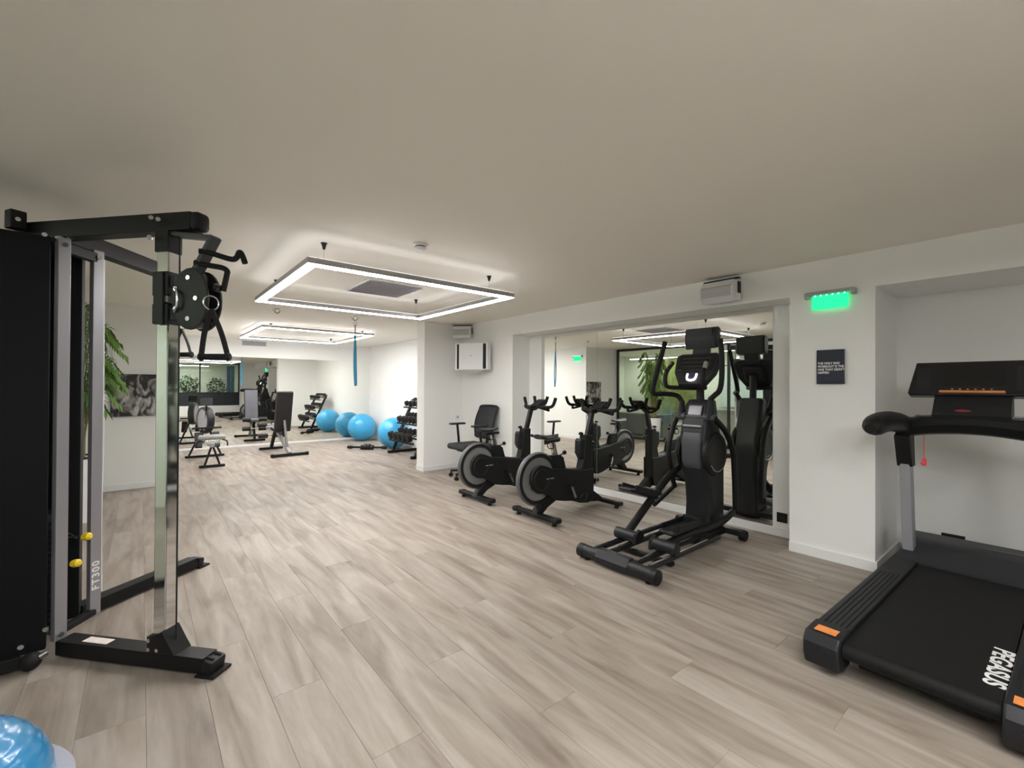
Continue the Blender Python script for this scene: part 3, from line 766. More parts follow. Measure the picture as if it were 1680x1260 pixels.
# pulley housing: oval side plates in the plane of the arm
hc = PN + nA * 0.162 + Vector((0, 0, 1.715))
def arm_prism(mb, poly, t0, t1, bev=0.004):
    """poly in (along arm, height), thickness along mA"""
    b3 = MB(); b3.prism(poly, t0, t1, 'y', bev)
    M = Matrix((nA, mA, Vector((0, 0, 1)))).transposed().to_4x4()
    bmesh.ops.transform(b3.bm, matrix=M, verts=b3.bm.verts)
    mb._merge(b3.bm); return mb
oval = [(0.092 * math.cos(a) * (1.0 if math.cos(a) > 0 else 1.05), 0.142 * math.sin(a)) for a in [2 * PI * k / 28 for k in range(28)]]
ho = MB()
for t0, t1 in ((-0.045, -0.030), (0.030, 0.045)):
    arm_prism(ho, oval, t0, t1)
bmesh.ops.translate(ho.bm, vec=hc, verts=ho.bm.verts)
hs = cp(ho, 'pulley_housing', 'charcoal_plastic')
for zz in (0.085, -0.085):
    c = hc + Vector((0, 0, zz)) - nA * 0.004
    cp(MB().cyl(c - mA * 0.024, c + mA * 0.024, 0.048, n=28, bev=0.006), 'pulley_wheel', 'black_gloss', hs)
for (a_, zz) in ((-0.005, 0.095), (0.035, 0.0), (-0.005, -0.092), (-0.07, 0.045), (-0.07, -0.045)):
    c = hc + nA * a_ + Vector((0, 0, zz)) - mA * 0.045
    cp(MB().cyl(c + mA * 0.01, c - mA * 0.007, 0.011, n=12), 'bolt', 'steel', hs)
cp(MB().tube([hc + nA * -0.07 - mA * 0.05 + Vector((0, 0, 0.05)), hc + nA * -0.05 - mA * 0.06 + Vector((0, 0, 0.02)), hc + nA * -0.05 - mA * 0.06 + Vector((0, 0, -0.03)), hc + nA * -0.075 - mA * 0.05 + Vector((0, 0, -0.06))], 0.006, 8), 'pull_pin', 'steel', hs)
for zz, aa in ((0.055, 0.100), (-0.105, 0.074)):
    q = hc + nA * aa + Vector((0, 0, zz))
    cp(MB().lathe([(0, -0.02), (0.017, -0.016), (0.022, 0), (0.017, 0.016), (0, 0.02)], c=q, axis=(0.2, -0.4, 0.9), n=16), 'cable_stop', 'black_gloss', hs)
# cables
cp(MB().tube([PN + nA * 0.062 + Vector((0, 0, 2.02)), PN + nA * 0.062 + Vector((0, 0, 0.13))], 0.0035, 8, smooth=False), 'cable', 'black_plastic')
# base pulley block
bb = MB(); arm_prism(bb, [(-0.05, 0.0), (0.10, 0.0), (0.075, 0.035), (0.03, 0.105), (-0.01, 0.08), (-0.05, 0.075)], -0.046, 0.046, 0.004)
bmesh.ops.translate(bb.bm, vec=PN + Vector((0, 0, 0.082)), verts=bb.bm.verts)
bo = cp(bb, 'base_pulley_block', 'black_paint')
for a_, zz in ((-0.035, 0.06), (-0.035, 0.02), (0.01, 0.02)):
    c = PN + nA * a_ - mA * 0.046 + Vector((0, 0, 0.082 + zz))
    cp(MB().cyl(c + mA * 0.01, c - mA * 0.006, 0.009, n=12), 'bolt', 'steel', bo)
# pull-up arm and grips
ar = cp(MB().beam((0.115, 2.645, 2.028), (0.262, 2.480, 2.0), 0.055, 0.02, 0.004).beam((0.262, 2.482, 2.008), (0.185, 2.560, 1.815), 0.055, 0.022, 0.004, up=tuple(nA)), 'pull_up_arm', 'grey_plastic')
cp(MB().tube([(0.20, 2.50, 1.935), (0.243, 2.485, 1.93), (0.315, 2.440, 1.906), (0.337, 2.427, 1.913), (0.348, 2.418, 1.939), (0.358, 2.410, 1.925), (0.369, 2.402, 1.888)], 0.0125, 10), 'grip', 'rubber', ar)
cp(MB().tube([(0.185, 2.525, 1.885), (0.228, 2.505, 1.877), (0.286, 2.468, 1.866), (0.304, 2.455, 1.851), (0.303, 2.455, 1.83), (0.291, 2.466, 1.757)], 0.0125, 10), 'grip', 'rubber', ar)

def d_handle(label, top, apex, l_, r_):
    t = thing('pull_stirrup', label, 'cable attachment', top, 0, 'stirrup handles on the cable machine')
    T0 = Vector(top)
    top_, apex, l_, r_ = Vector((0, 0, 0)), Vector(apex) - T0, Vector(l_) - T0, Vector(r_) - T0
    MB().torus((top_ + apex) / 2, abs((top_ - apex).length) / 2 + 0.004, 0.0035, axis=(0.3, -0.95, 0), n=20, k=8).put('carabiner', 'steel', t)
    for e_ in (l_, r_):
        mid = (apex + e_) / 2 + (e_ - (l_ + r_) / 2) * 0.12
        MB().tube([apex, mid, e_], 0.011, 8, sy=0.45).put('strap', 'rubber', t)
    g = (r_ - l_).normalized()
    MB().cyl(l_ - g * 0.01, r_ + g * 0.01, 0.0145, n=16, bev=0.003).put('grip', 'rubber', t)
    for e_ in (l_, r_): MB().cyl(e_ - g * 0.005, e_ + g * 0.005, 0.02, n=16, bev=0.002).put('grip_collar', 'black_plastic', t)
d_handle('black stirrup handle hanging from the chrome post pulley', (0.240, 2.437, 1.72), (0.242, 2.434, 1.665), (0.208, 2.462, 1.448), (0.302, 2.382, 1.448))
d_handle('black stirrup handle on the far arm of the cable machine', (0.195, 3.66, 1.75), (0.20, 3.655, 1.69), (0.165, 3.69, 1.52), (0.25, 3.60, 1.52))
# far carriage holds the second handle
cc = cp(MB().box((PF.x, PF.y, 1.74), (0.086, 0.086, 0.25), 0.006, R=Matrix.Rotation(math.atan2(nB.y, nB.x), 3, 'Z')), 'carriage', 'black_plastic')
cp(MB().cyl((0.15, 3.70, 1.78), (0.20, 3.76, 1.78), 0.06, n=24, bev=0.005), 'pulley_wheel', 'black_gloss', cc)

# ------------------------------------------------------------------ bosu
t = thing('balance_dome', 'blue half-ball balance trainer on a grey platform by the cable machine', 'balance trainer', (-0.475, 2.06, 0))
MB().lathe([(0, 0.012), (0.27, 0.012), (0.315, 0.03), (0.318, 0.045), (0.31, 0.055), (0.26, 0.06), (0, 0.06)], n=56).put('platform', 'platform_grey', t)
prof = []
for k in range(41):
    a = k / 40 * PI / 2
    r = 0.272 * math.cos(a) ** 0.8 if k < 40 else 0.0; z = 0.058 + 0.235 * math.sin(a)
    ring = 0.0017 if (k % 4 == 2 and 4 < k < 34) else 0.0
    prof.append((max(0, r + ring), z + ring * 0.5))
MB().lathe(prof, n=64).put('dome', 'blue_dome', t)
for k in range(3):
    a = 2 * PI * k / 3
    MB().cyl((0.2 * math.cos(a), 0.2 * math.sin(a), 0), (0.2 * math.cos(a), 0.2 * math.sin(a), 0.014), 0.025).put('foot', 'rubber', t)

# ------------------------------------------------------------------ treadmill
tm = thing('treadmill', 'black treadmill with grey uprights and orange safety labels', 'treadmill', (2.42, 0.37, 0), math.radians(-1.5))
belt = [(0.0, 0.135)]
bp_ = [(1.62, 0.172)] + [(0.035 + 0.036 * math.cos(a), 0.136 + 0.036 * math.sin(a)) for a in [PI / 2 + PI * k / 8 for k in range(9)]] + [(1.62, 0.100)]
MB().prism(bp_, -0.242, 0.242, 'y').put('belt', 'belt_rubber', tm)
text('PEGASUS', 0.088, 'white_print', 'lettering', tm, (0.335, -0.208, 0.1728), PI, bold=0.0026, sx=1.10, shear=0.12, ext=0.0002)
for s in (-1, 1):
    side = 'left' if s > 0 else 'right'
    rail = MB().box((0.90, s * 0.315, 0.145), (1.66, 0.135, 0.085), 0.008).put('side_rail', 'charcoal_plastic', tm)
    for k in range(5):
        MB().box((0.62, s * (0.272 + 0.021 * k), 0.1885), (1.02, 0.009, 0.005), 0.002).put('rail_rib', 'black_plastic', rail)
    capp = [(-0.005, 0.19), (0.13, 0.194), (0.13, 0.035), (0.04, 0.03), (-0.015, 0.045), (-0.035, 0.09), (-0.035, 0.15)]
    cpo = MB().prism(capp, s * 0.245, s * 0.388, 'y', 0.012, 3).put('end_cap', 'charcoal_plastic', tm)
    MB().box((0.042, s * 0.312, 0.1945), (0.062, 0.085, 0.002), 0.0).put('safety_label', 'orange_label', cpo, smooth=False)
    MB().cyl((-0.0345, s * 0.30, 0.12), (-0.037, s * 0.30, 0.12), 0.008, n=10).put('bolt', 'black_gloss', cpo)
    MB().cyl((-0.0345, s * 0.325, 0.135), (-0.037, s * 0.325, 0.135), 0.006, n=10).put('bolt', 'black_gloss', cpo)
    # upright, leaning back to the user
    MB().beam((1.645, s * 0.315, 0.14), (1.545, s * 0.315, 0.86), 0.062, 0.085, 0.012, up=(1, 0, 0)).put('upright', 'grey_paint', tm)
    MB().prism([(1.60, 0.80), (1.515, 0.80), (1.43, 1.01), (1.56, 1.06)], s * 0.275, s * 0.358, 'y', 0.010).put('upright_bracket', 'black_plastic', tm)
    # arm
    MB().tube([(0.86, s * 0.345, 1.085), (0.92, s * 0.343, 1.10), (1.12, s * 0.338, 1.115), (1.34, s * 0.33, 1.105), (1.52, s * 0.32, 1.075)], lambda q: 0.030 + 0.034 * min(1, q * 3.2), 16, 6).put('hand_rail', 'black_plastic', tm)
    MB().cyl((1.62, s * 0.34, 0.10), (1.62, s * 0.36, 0.10), 0.03).put('wheel', 'rubber', tm)
# rear frame below the belt
MB().beam((0.10, 0, 0.07), (1.75, 0, 0.07), 0.42, 0.05, 0.01).put('deck_frame', 'black_paint', tm)
for xx in (0.12, 1.7):
    for s in (-1, 1):
        MB().cyl((xx, s * 0.29, 0.0), (xx, s * 0.29, 0.05), 0.022, 0.016).put('foot', 'rubber', tm)
# motor hood
MB().prism([(1.50, 0.12), (1.50, 0.185), (1.56, 0.215), (1.68, 0.262), (1.78, 0.285), (1.95, 0.285), (2.06, 0.24), (2.08, 0.10), (2.06, 0.05), (1.6, 0.05)], -0.36, 0.36, 'y', 0.02, 3).put('motor_hood', 'hood_grey', tm)
MB().box((1.80, -0.1, 0.287), (0.03, 0.20, 0.003), 0.001).put('hood_badge', 'grey_plastic', tm)
# console bridge: arched cross bar
def arch(y): return 0.045 * (1 - (y / 0.33) ** 2)
cb = MB()
N_ = 16
rings = []
for k in range(N_ + 1):
    y = -0.335 + 0.67 * k / N_
    z = 1.058 + arch(y); hh = 0.064; dx = -0.02 * (1 - (y / 0.33) ** 2)
    prof = [(1.46 + dx, z - hh * 0.8), (1.43 + dx, z), (1.46 + dx, z + hh * 0.8), (1.53 + dx, z + hh), (1.60 + dx, z + hh * 0.7), (1.60 + dx, z - hh * 0.7), (1.53 + dx, z - hh)]
    rings.append([cb.bm.verts.new((px_, y, pz)) for px_, pz in prof])
for a, c in zip(rings, rings[1:]):
    n = len(a)
    for j in range(n): cb.bm.faces.new((a[j], a[(j + 1) % n], c[(j + 1) % n], c[j]))
cb.bm.faces.new(rings[0]); cb.bm.faces.new(list(reversed(rings[-1])))
br = cb.put('console_bridge', 'black_plastic', tm)
MB().box((1.475, 0.20, 1.145), (0.07, 0.10, 0.008), 0.003).put('button_strip', 'grey_plastic', br)
MB().box((1.475, -0.20, 1.145), (0.07, 0.10, 0.008), 0.003).put('button_strip', 'grey_plastic', br)
# lower console (tray) and display head
MB().prism([(1.44, 1.12), (1.42, 1.16), (1.52, 1.28), (1.60, 1.28), (1.62, 1.12)], -0.17, 0.17, 'y', 0.012).put('console_tray', 'charcoal_plastic', tm)
RT = Matrix.Rotation(math.radians(18), 3, 'Y')
hd = MB().prism([(-0.29, -0.10), (0.29, -0.10), (0.30, -0.085), (0.265, 0.125), (-0.265, 0.125), (-0.30, -0.085)], -0.035, 0.035, 'x', 0.012, 3)
bmesh.ops.transform(hd.bm, matrix=Matrix.Translation((1.56, 0, 1.365)) @ RT.to_4x4(), verts=hd.bm.verts)
hd = hd.put('display_head', 'black_gloss', tm)
def headpt(y, z, d=0.0): return Vector((1.56, 0, 1.365)) + RT @ Vector((-0.035 - d, y, z))
for nm, y, z, sy_, sz, mt in (('screen', 0, 0.03, 0.27, 0.13, 'screen_black'), ('speaker_panel', 0.22, 0.01, 0.07, 0.15, 'black_plastic'), ('speaker_panel', -0.22, 0.01, 0.07, 0.15, 'black_plastic')):
    MB().box(headpt(y, z, 0.0005), (0.004, sy_, sz), 0.001, R=RT).put(nm, mt, hd)
MB().box(headpt(0, -0.082, 0.012), (0.03, 0.285, 0.014), 0.004, R=RT).put('ledge_trim', 'orange_trim', hd)
for k in range(6):
    MB().box(headpt(-0.085 + 0.034 * k, -0.060, 0.002), (0.003, 0.010, 0.007), R=RT).put('key_mark', 'orange_trim', hd)
MB().ball((1.455, 0.03, 1.185), 0.03, s=(0.7, 1.6, 0.35)).put('stop_button', 'red_button', tm)
MB().tube([(1.50, 0.215, 1.07), (1.50, 0.217, 0.98), (1.50, 0.215, 0.86)], 0.0025, 6).put('safety_cord', 'red_plastic', tm)
MB().box((1.50, 0.215, 0.845), (0.015, 0.022, 0.05), 0.006).ball((1.50, 0.222, 0.835), 0.012, n=10, m_=8).put('safety_key', 'red_plastic', tm)
MB().torus((1.47, -0.20, 1.15), 0.045, 0.006, axis=(0.2, 0, 1), n=24).put('cup_ring', 'steel', tm)

# ------------------------------------------------------------------ elliptical
el = thing('elliptical_trainer', 'black elliptical cross trainer with tall console facing the wall mirror', 'elliptical', (2.65, 2.02, 0))
E_ = lambda mb, nm, mt, par=None: mb.put(nm, mt, par or el)
rs_ = E_(MB().cyl((0.0, -0.335, 0.062), (0.0, 0.335, 0.062), 0.046, n=24, bev=0.008), 'rear_stabilizer', 'charcoal_plastic')
E_(MB().prism([(-0.05, 0.03), (-0.055, 0.07), (-0.02, 0.118), (0.03, 0.12), (0.06, 0.07), (0.05, 0.03)], -0.13, 0.16, 'y', 0.012), 'stabilizer_cover', 'charcoal_plastic', rs_)
for s in (-1, 1):
    E_(MB().cyl((0, s * 0.29, 0.058), (0, s * 0.345, 0.058), 0.052, n=24, bev=0.008), 'end_cap', 'black_plastic', rs_)
    E_(MB().cyl((0.0, s * 0.27, 0.0), (0.0, s * 0.27, 0.03), 0.022), 'foot', 'rubber', rs_)
for y in (-0.235, -0.125, 0.125, 0.235):
    E_(MB().cyl((0.02, y, 0.075), (1.05, y, 0.085), 0.021, n=14), 'track_rail', 'charcoal_plastic')
    E_(MB().cyl((0.06, y, 0.0935), (0.86, y, 0.1005), 0.008, n=10), 'track_surface', 'steel')
E_(MB().beam((0.9, 0, 0.06), (1.40, 0, 0.055), 0.30, 0.06, 0.012), 'base_frame', 'black_paint')
E_(MB().beam((0.35, 0.24, 0.03), (0.35, -0.24, 0.03), 0.05, 0.03, 0.006), 'cross_member', 'black_paint')
fs = E_(MB().beam((1.37, -0.31, 0.062), (1.37, 0.31, 0.062), 0.07, 0.055, 0.012), 'front_stabilizer', 'charcoal_plastic')
for s in (-1, 1):
    E_(MB().cyl((1.37, s * 0.27, 0.045), (1.37, s * 0.325, 0.045), 0.045, n=22, bev=0.006), 'transport_wheel', 'rubber', fs)
# rollers
for s in (-1, 1):
    rl = E_(MB().cyl((0.36, s * 0.07, 0.140), (0.36, s * 0.27, 0.140), 0.046, n=24, bev=0.008), 'roller', 'charcoal_plastic')
    E_(MB().prism([(0.31, 0.10), (0.41, 0.10), (0.43, 0.16), (0.38, 0.20), (0.32, 0.17)], s * 0.055, s * 0.085, 'y', 0.006), 'roller_bracket', 'black_plastic', rl)
# far pedal arm: raised; near pedal arm: low and curved
fa = E_(MB().tube([(0.36, 0.17, 0.15), (0.60, 0.17, 0.31), (0.95, 0.165, 0.53), (1.18, 0.16, 0.62)], 0.032, 12, 6), 'pedal_arm', 'black_paint')
na = E_(MB().tube([(0.36, -0.17, 0.15), (0.62, -0.17, 0.165), (0.95, -0.175, 0.155), (1.22, -0.18, 0.165), (1.42, -0.185, 0.215)], 0.030, 12, 6), 'pedal_arm', 'black_paint')
def pedal(cx, cy, cz, tilt, par):
    R = Matrix.Rotation(tilt, 3, 'Y')
    pd = MB().box((0, 0, 0), (0.40, 0.135, 0.028), 0.012, 3)
    pd.box((0.17, 0, 0.035), (0.05, 0.13, 0.07), 0.014, 2)
    pd.box((0.02, 0.065, 0.028), (0.34, 0.012, 0.05), 0.005, 2).box((0.02, -0.065, 0.028), (0.34, 0.012, 0.05), 0.005, 2)
    bmesh.ops.transform(pd.bm, matrix=Matrix.Translation((cx, cy, cz)) @ R.to_4x4(), verts=pd.bm.verts)
    p_ = E_(pd, 'pedal', 'black_plastic', par)
    mt_ = MB().box((0, 0, 0.017), (0.30, 0.10, 0.008), 0.003)
    bmesh.ops.transform(mt_.bm, matrix=Matrix.Translation((cx, cy, cz)) @ R.to_4x4(), verts=mt_.bm.verts)
    E_(mt_, 'pedal_mat', 'rubber', p_)
pedal(0.56, 0.20, 0.44, 0.30, fa)
pedal(0.60, -0.15, 0.225, 0.0, na)
E_(MB().beam((0.78, 0.20, 0.30), (1.10, 0.20, 0.42), 0.03, 0.03, 0.008), 'pedal_link', 'black_paint', fa)
# shroud
sp = [(1.13, 0.06), (1.15, 0.30), (1.125, 0.48), (1.06, 0.62), (1.04, 0.76), (1.05, 0.92), (1.09, 1.05), (1.14, 1.17), (1.18, 1.215), (1.26, 1.215), (1.285, 1.10), (1.33, 0.95), (1.39, 0.78), (1.41, 0.60), (1.41, 0.30), (1.41, 0.06)]
sh = E_(MB().prism(sp, -0.125, 0.125, 'y', 0.045, 4), 'drive_shroud', 'charcoal_plastic')
E_(MB().prism([(1.06, 0.62), (1.025, 0.68), (1.02, 0.84), (1.045, 0.93), (1.08, 0.95), (1.14, 0.8), (1.14, 0.65)], -0.09, 0.09, 'y', 0.025, 3), 'front_pod', 'grey_plastic', sh)  # lighter grey puts the light on the user-facing side into the colour
E_(MB().box((1.058, 0, 0.985), (0.03, 0.17, 0.018), 0.006, R=Matrix.Rotation(0.25, 3, 'Y')), 'trim_band', 'grey_paint', sh)
E_(MB().box((1.108, 0, 1.12), (0.02, 0.12, 0.09), 0.008, R=Matrix.Rotation(0.35, 3, 'Y')), 'neck_trim', 'grey_paint', sh)
for s in (-1, 1):
    dc = E_(MB().lathe([(0.19, 0.105), (0.19, 0.130), (0.175, 0.146), (0.13, 0.150), (0.12, 0.143), (0, 0.141)], c=(1.215, 0, 0.745), axis=(0, s, 0), n=40), 'crank_cover', 'black_plastic', sh)
    a0_ = 0
    E_(MB().tube([(1.215 + 0.152 * math.cos(a), s * 0.152, 0.745 + 0.152 * math.sin(a)) for a in [math.radians(212 + 13 * k) for k in range(8)]], 0.007, 8, 3), 'silver_arc', 'steel', dc)
E_(MB().tube([(1.20, 0, 1.18), (1.195, 0, 1.30), (1.20, 0, 1.45)], 0.034, 14), 'mast', 'charcoal_plastic')
# pivot axle
E_(MB().cyl((1.11, -0.165, 1.065), (1.11, 0.165, 1.065), 0.022, n=18).cyl((1.11, -0.18, 1.065), (1.11, -0.085, 1.065), 0.034, n=20, bev=0.006).cyl((1.11, 0.085, 1.065), (1.11, 0.18, 1.065), 0.034, n=20, bev=0.006), 'pivot_axle', 'grey_plastic')
# moving handles
nh = E_(MB().cyl((1.11, -0.135, 1.06), (1.085, -0.15, 1.235), 0.040, 0.022, n=16), 'swing_arm', 'charcoal_plastic')
E_(MB().tube([(1.085, -0.15, 1.225), (1.07, -0.19, 1.255), (1.045, -0.245, 1.30), (1.05, -0.26, 1.40), (1.045, -0.262, 1.60), (1.02, -0.26, 1.725)], 0.022, 12, 6), 'grip', 'rubber', nh)
fh = E_(MB().cyl((1.11, 0.135, 1.06), (1.15, 0.15, 1.20), 0.040, 0.022, n=16), 'swing_arm', 'charcoal_plastic')
E_(MB().tube([(1.15, 0.15, 1.19), (1.14, 0.19, 1.245), (1.05, 0.25, 1.262), (0.93, 0.285, 1.262), (0.895, 0.29, 1.30), (0.965, 0.29, 1.46), (1.095, 0.29, 1.74)], 0.022, 12, 6), 'grip', 'rubber', fh)
# lower links
E_(MB().tube([(1.11, -0.17, 1.06), (1.30, -0.18, 0.93), (1.42, -0.185, 0.755), (1.46, -0.185, 0.50), (1.475, -0.185, 0.22)], 0.025, 10, 6), 'lower_link', 'black_paint', nh)
E_(MB().tube([(1.11, 0.17, 1.06), (1.02, 0.175, 0.92), (0.98, 0.18, 0.75), (1.05, 0.185, 0.52), (1.10, 0.19, 0.42)], 0.021, 10, 6), 'lower_link', 'black_paint', fh)
# fixed handles
for s, dx in ((1, -0.08), (-1, 0.0)):
    fx = E_(MB().tube([(1.19, s * 0.02, 1.315), (1.08, s * 0.10, 1.318), (0.97 + dx * .4, s * 0.155, 1.325), (0.925 + dx * .3, s * 0.165, 1.36), (0.93 + dx * .2, s * 0.165, 1.45), (1.0, s * 0.155, 1.54)], 0.019, 12, 6), 'fixed_handle', 'rubber')
    E_(MB().tube([(0.945 + dx * .15, s * 0.1645, 1.475), (0.99, s * 0.158, 1.53)], 0.020, 12, smooth=False), 'pulse_sensor', 'steel', fx)
# console
RC2 = Matrix.Rotation(math.radians(28), 3, 'Y')
def econ(mb, nm, mt, par=None):
    bmesh.ops.transform(mb.bm, matrix=Matrix.Translation((1.12, 0, 1.475)) @ RC2.to_4x4(), verts=mb.bm.verts)
    return E_(mb, nm, mt, par)
con = econ(MB().prism([(-0.115, -0.16), (0.115, -0.16), (0.185, -0.04), (0.205, 0.13), (0.16, 0.155), (-0.16, 0.155), (-0.205, 0.13), (-0.185, -0.04)], -0.035, 0.035, 'x', 0.018, 3), 'console', 'charcoal_plastic')
econ(MB().box((-0.038, 0, 0.055), (0.006, 0.32, 0.15), 0.003), 'display', 'screen_black', con)
for k in range(3): econ(MB().box((-0.042, 0.0, 0.015 + 0.04 * k), (0.002, 0.26, 0.004)), 'display_line', 'grey_plastic', con)
econ(MB().box((-0.039, 0, -0.075), (0.006, 0.10, 0.055), 0.003), 'keypad', 'screen_purple', con)
econ(MB().tube([(-0.043, -0.042, -0.062), (-0.043, -0.040, -0.10), (-0.043, -0.022, -0.122), (-0.043, 0.022, -0.122), (-0.043, 0.040, -0.10), (-0.043, 0.042, -0.062)], 0.0085, 8, 4), 'light_ring', 'led_logo', con)
econ(MB().box((0.045, 0, 0.02), (0.05, 0.20, 0.18), 0.02, 3), 'console_back', 'charcoal_plastic', con)
mo = E_(MB().prism([(-0.045, -0.10), (0.05, -0.085), (0.055, 0.075), (0.02, 0.095), (-0.05, 0.085), (-0.065, 0.0)], -0.145, 0.145, 'y', 0.02, 3), 'monitor', 'charcoal_plastic')
mo.location = (1.235, 0, 1.765)
E_(MB().beam((1.20, 0, 1.58), (1.235, 0, 1.70), 0.15, 0.06, 0.015), 'monitor_neck', 'charcoal_plastic')
E_(MB().box((1.172, 0, 1.78), (0.004, 0.24, 0.13), 0.002, R=Matrix.Rotation(-0.1, 3, 'Y')), 'monitor_screen', 'charcoal_plastic')

# ------------------------------------------------------------------ bikes
bk = thing('exercise_bike', 'black indoor bike with silver flywheel disc standing nearest the elliptical', 'exercise bike', (3.03, 3.29, 0), 0, 'indoor bikes in front of the mirror')
K = lambda mb, nm, mt, par=None: mb.put(nm, mt, par or bk)
WC = (0.015, 0, 0.405)
wl = K(MB().lathe([(0.214, -0.026), (0.252, -0.026), (0.262, -0.018), (0.264, 0), (0.262, 0.018), (0.252, 0.026), (0.214, 0.026), (0.214, -0.026)], c=WC, axis=(0, 1, 0), n=64), 'flywheel_rim', 'charcoal_plastic')
K(MB().lathe([(0.252, -0.0275), (0.2595, -0.021), (0.2655, -0.010), (0.2655, 0.010), (0.2595, 0.021)], c=WC, axis=(0, 1, 0), n=64), 'rim_band', 'rim_grey', wl)
K(MB().lathe([(0, -0.016), (0.216, -0.016), (0.216, 0.016), (0, 0.016)], c=WC, axis=(0, 1, 0), n=64), 'flywheel_disc', 'disc_grey', wl)
body = [(-0.125, 0.395), (-0.115, 0.47), (-0.065, 0.53), (0.01, 0.55), (0.075, 0.535), (0.16, 0.50), (0.30, 0.485), (0.50, 0.455), (0.62, 0.435), (0.80, 0.435), (0.80, 0.20), (0.775, 0.085), (0.70, 0.07), (0.60, 0.085), (0.45, 0.13), (0.34, 0.145), (0.24, 0.165), (0.14, 0.215), (0.05, 0.265), (-0.03, 0.275), (-0.095, 0.32)]
bd = K(MB().prism(body, -0.072, -0.036, 'y', 0.014, 3).prism(body, 0.036, 0.072, 'y', 0.014, 3).prism([(0.26, 0.47), (0.79, 0.43), (0.79, 0.10), (0.62, 0.09), (0.34, 0.16), (0.30, 0.3)], -0.05, 0.05, 'y', 0.0), 'body_shroud', 'black_plastic')
K(MB().torus((0.015, -0.073, 0.405), 0.10, 0.006, axis=(0, 1, 0), n=40, k=8), 'hub_ring', 'charcoal_plastic', bd)
text('indoor', 0.04, 'grey_print', 'lettering', bd, (0.13, -0.0726, 0.405), frame3((1, 0, 0), (0, 0, 1)), shear=0.2, ext=0.0003) if False else K(MB().box((0.13, -0.0726, 0.405), (0.10, 0.001, 0.010), 0.0).box((0.155, -0.0726, 0.402), (0.06, 0.001, 0.006), 0.0), 'logo_stripe', 'grey_print', bd)
# rear leg and stabilizers
K(MB().prism([(-0.045, 0.055), (0.06, 0.055), (0.13, 0.11), (0.26, 0.165), (0.30, 0.22), (0.16, 0.235), (0.06, 0.185)], -0.045, 0.045, 'y', 0.014, 3), 'rear_leg', 'black_paint')
def stab(x_, hw):
    s_ = K(MB().box((x_, 0, 0.055), (0.075, hw * 2, 0.042), 0.014, 3), 'stabilizer', 'black_paint')
    for s in (-1, 1):
        K(MB().box((x_, s * (hw - 0.02), 0.056), (0.082, 0.07, 0.048), 0.014, 3), 'end_cap', 'black_plastic', s_)
        K(MB().cyl((x_, s * (hw - 0.05), 0.0), (x_, s * (hw - 0.05), 0.04), 0.025, 0.018), 'foot', 'rubber', s_)
    return s_
stab(0.0, 0.31); stab(0.985, 0.28)
K(MB().prism([(0.70, 0.10), (0.80, 0.20), (0.99, 0.08), (0.99, 0.045), (0.80, 0.06)], -0.04, 0.04, 'y', 0.012, 3), 'front_leg', 'black_paint')
# mast
K(MB().prism([(0.62, 0.40), (0.66, 0.55), (0.69, 0.80), (0.80, 0.795), (0.80, 0.42)], -0.05, 0.05, 'y', 0.014, 3), 'mast', 'black_plastic')
K(MB().prism([(0.70, 0.52), (0.635, 0.55), (0.595, 0.61), (0.60, 0.74), (0.62, 0.765), (0.70, 0.76)], -0.042, 0.042, 'y', 0.02, 3), 'resistance_pod', 'charcoal_plastic')
K(MB().beam((0.755, 0, 0.76), (0.845, 0, 1.05), 0.045, 0.055, 0.008), 'handlebar_post', 'charcoal_plastic')
kn = K(MB().lathe([(0, 0), (0.006, 0), (0.006, 0.035), (0.026, 0.04), (0.028, 0.055), (0.014, 0.066), (0, 0.067)], c=(0.665, 0, 0.765), axis=(-0.1, 0, 1), n=20), 'resistance_knob', 'black_gloss')
K(MB().cyl((0.80, 0, 0.72), (0.855, 0, 0.70), 0.008).lathe([(0, -0.015), (0.02, -0.012), (0.02, 0.012), (0, 0.015)], c=(0.865, 0, 0.695), axis=(1, 0, -0.35), n=16), 'height_lever', 'black_gloss')
# handlebar
K(MB().beam((0.80, 0, 1.055), (1.0, 0, 1.07), 0.06, 0.04, 0.01), 'bar_stem', 'black_plastic')
hb = K(MB().tube([(0.94, -0.225, 1.065), (0.92, -0.12, 1.062), (0.91, 0, 1.06), (0.92, 0.12, 1.062), (0.94, 0.225, 1.065)], 0.020, 10, 5), 'handlebar', 'rubber')
for s in (-1, 1):
    K(MB().tube([(0.94, s * 0.19, 1.062), (0.965, s * 0.235, 1.068), (0.985, s * 0.262, 1.10), (0.99, s * 0.295, 1.180)], 0.021, 10, 5), 'horn', 'rubber', hb)
    K(MB().tube([(0.90, s * 0.075, 1.065), (0.97, s * 0.085, 1.085), (1.005, s * 0.10, 1.12), (1.015, s * 0.125, 1.195)], 0.020, 10, 5), 'horn', 'rubber', hb)
    K(MB().tube([(0.93, s * 0.21, 1.055), (0.99, s * 0.17, 1.02), (1.01, s * 0.09, 1.03), (0.97, s * 0.03, 1.05)], 0.015, 8, 5), 'lower_loop', 'rubber', hb)
K(MB().box((0.975, 0, 1.115), (0.15, 0.15, 0.022), 0.008, R=Matrix.Rotation(-0.5, 3, 'Y')), 'tablet_holder', 'black_plastic', hb)
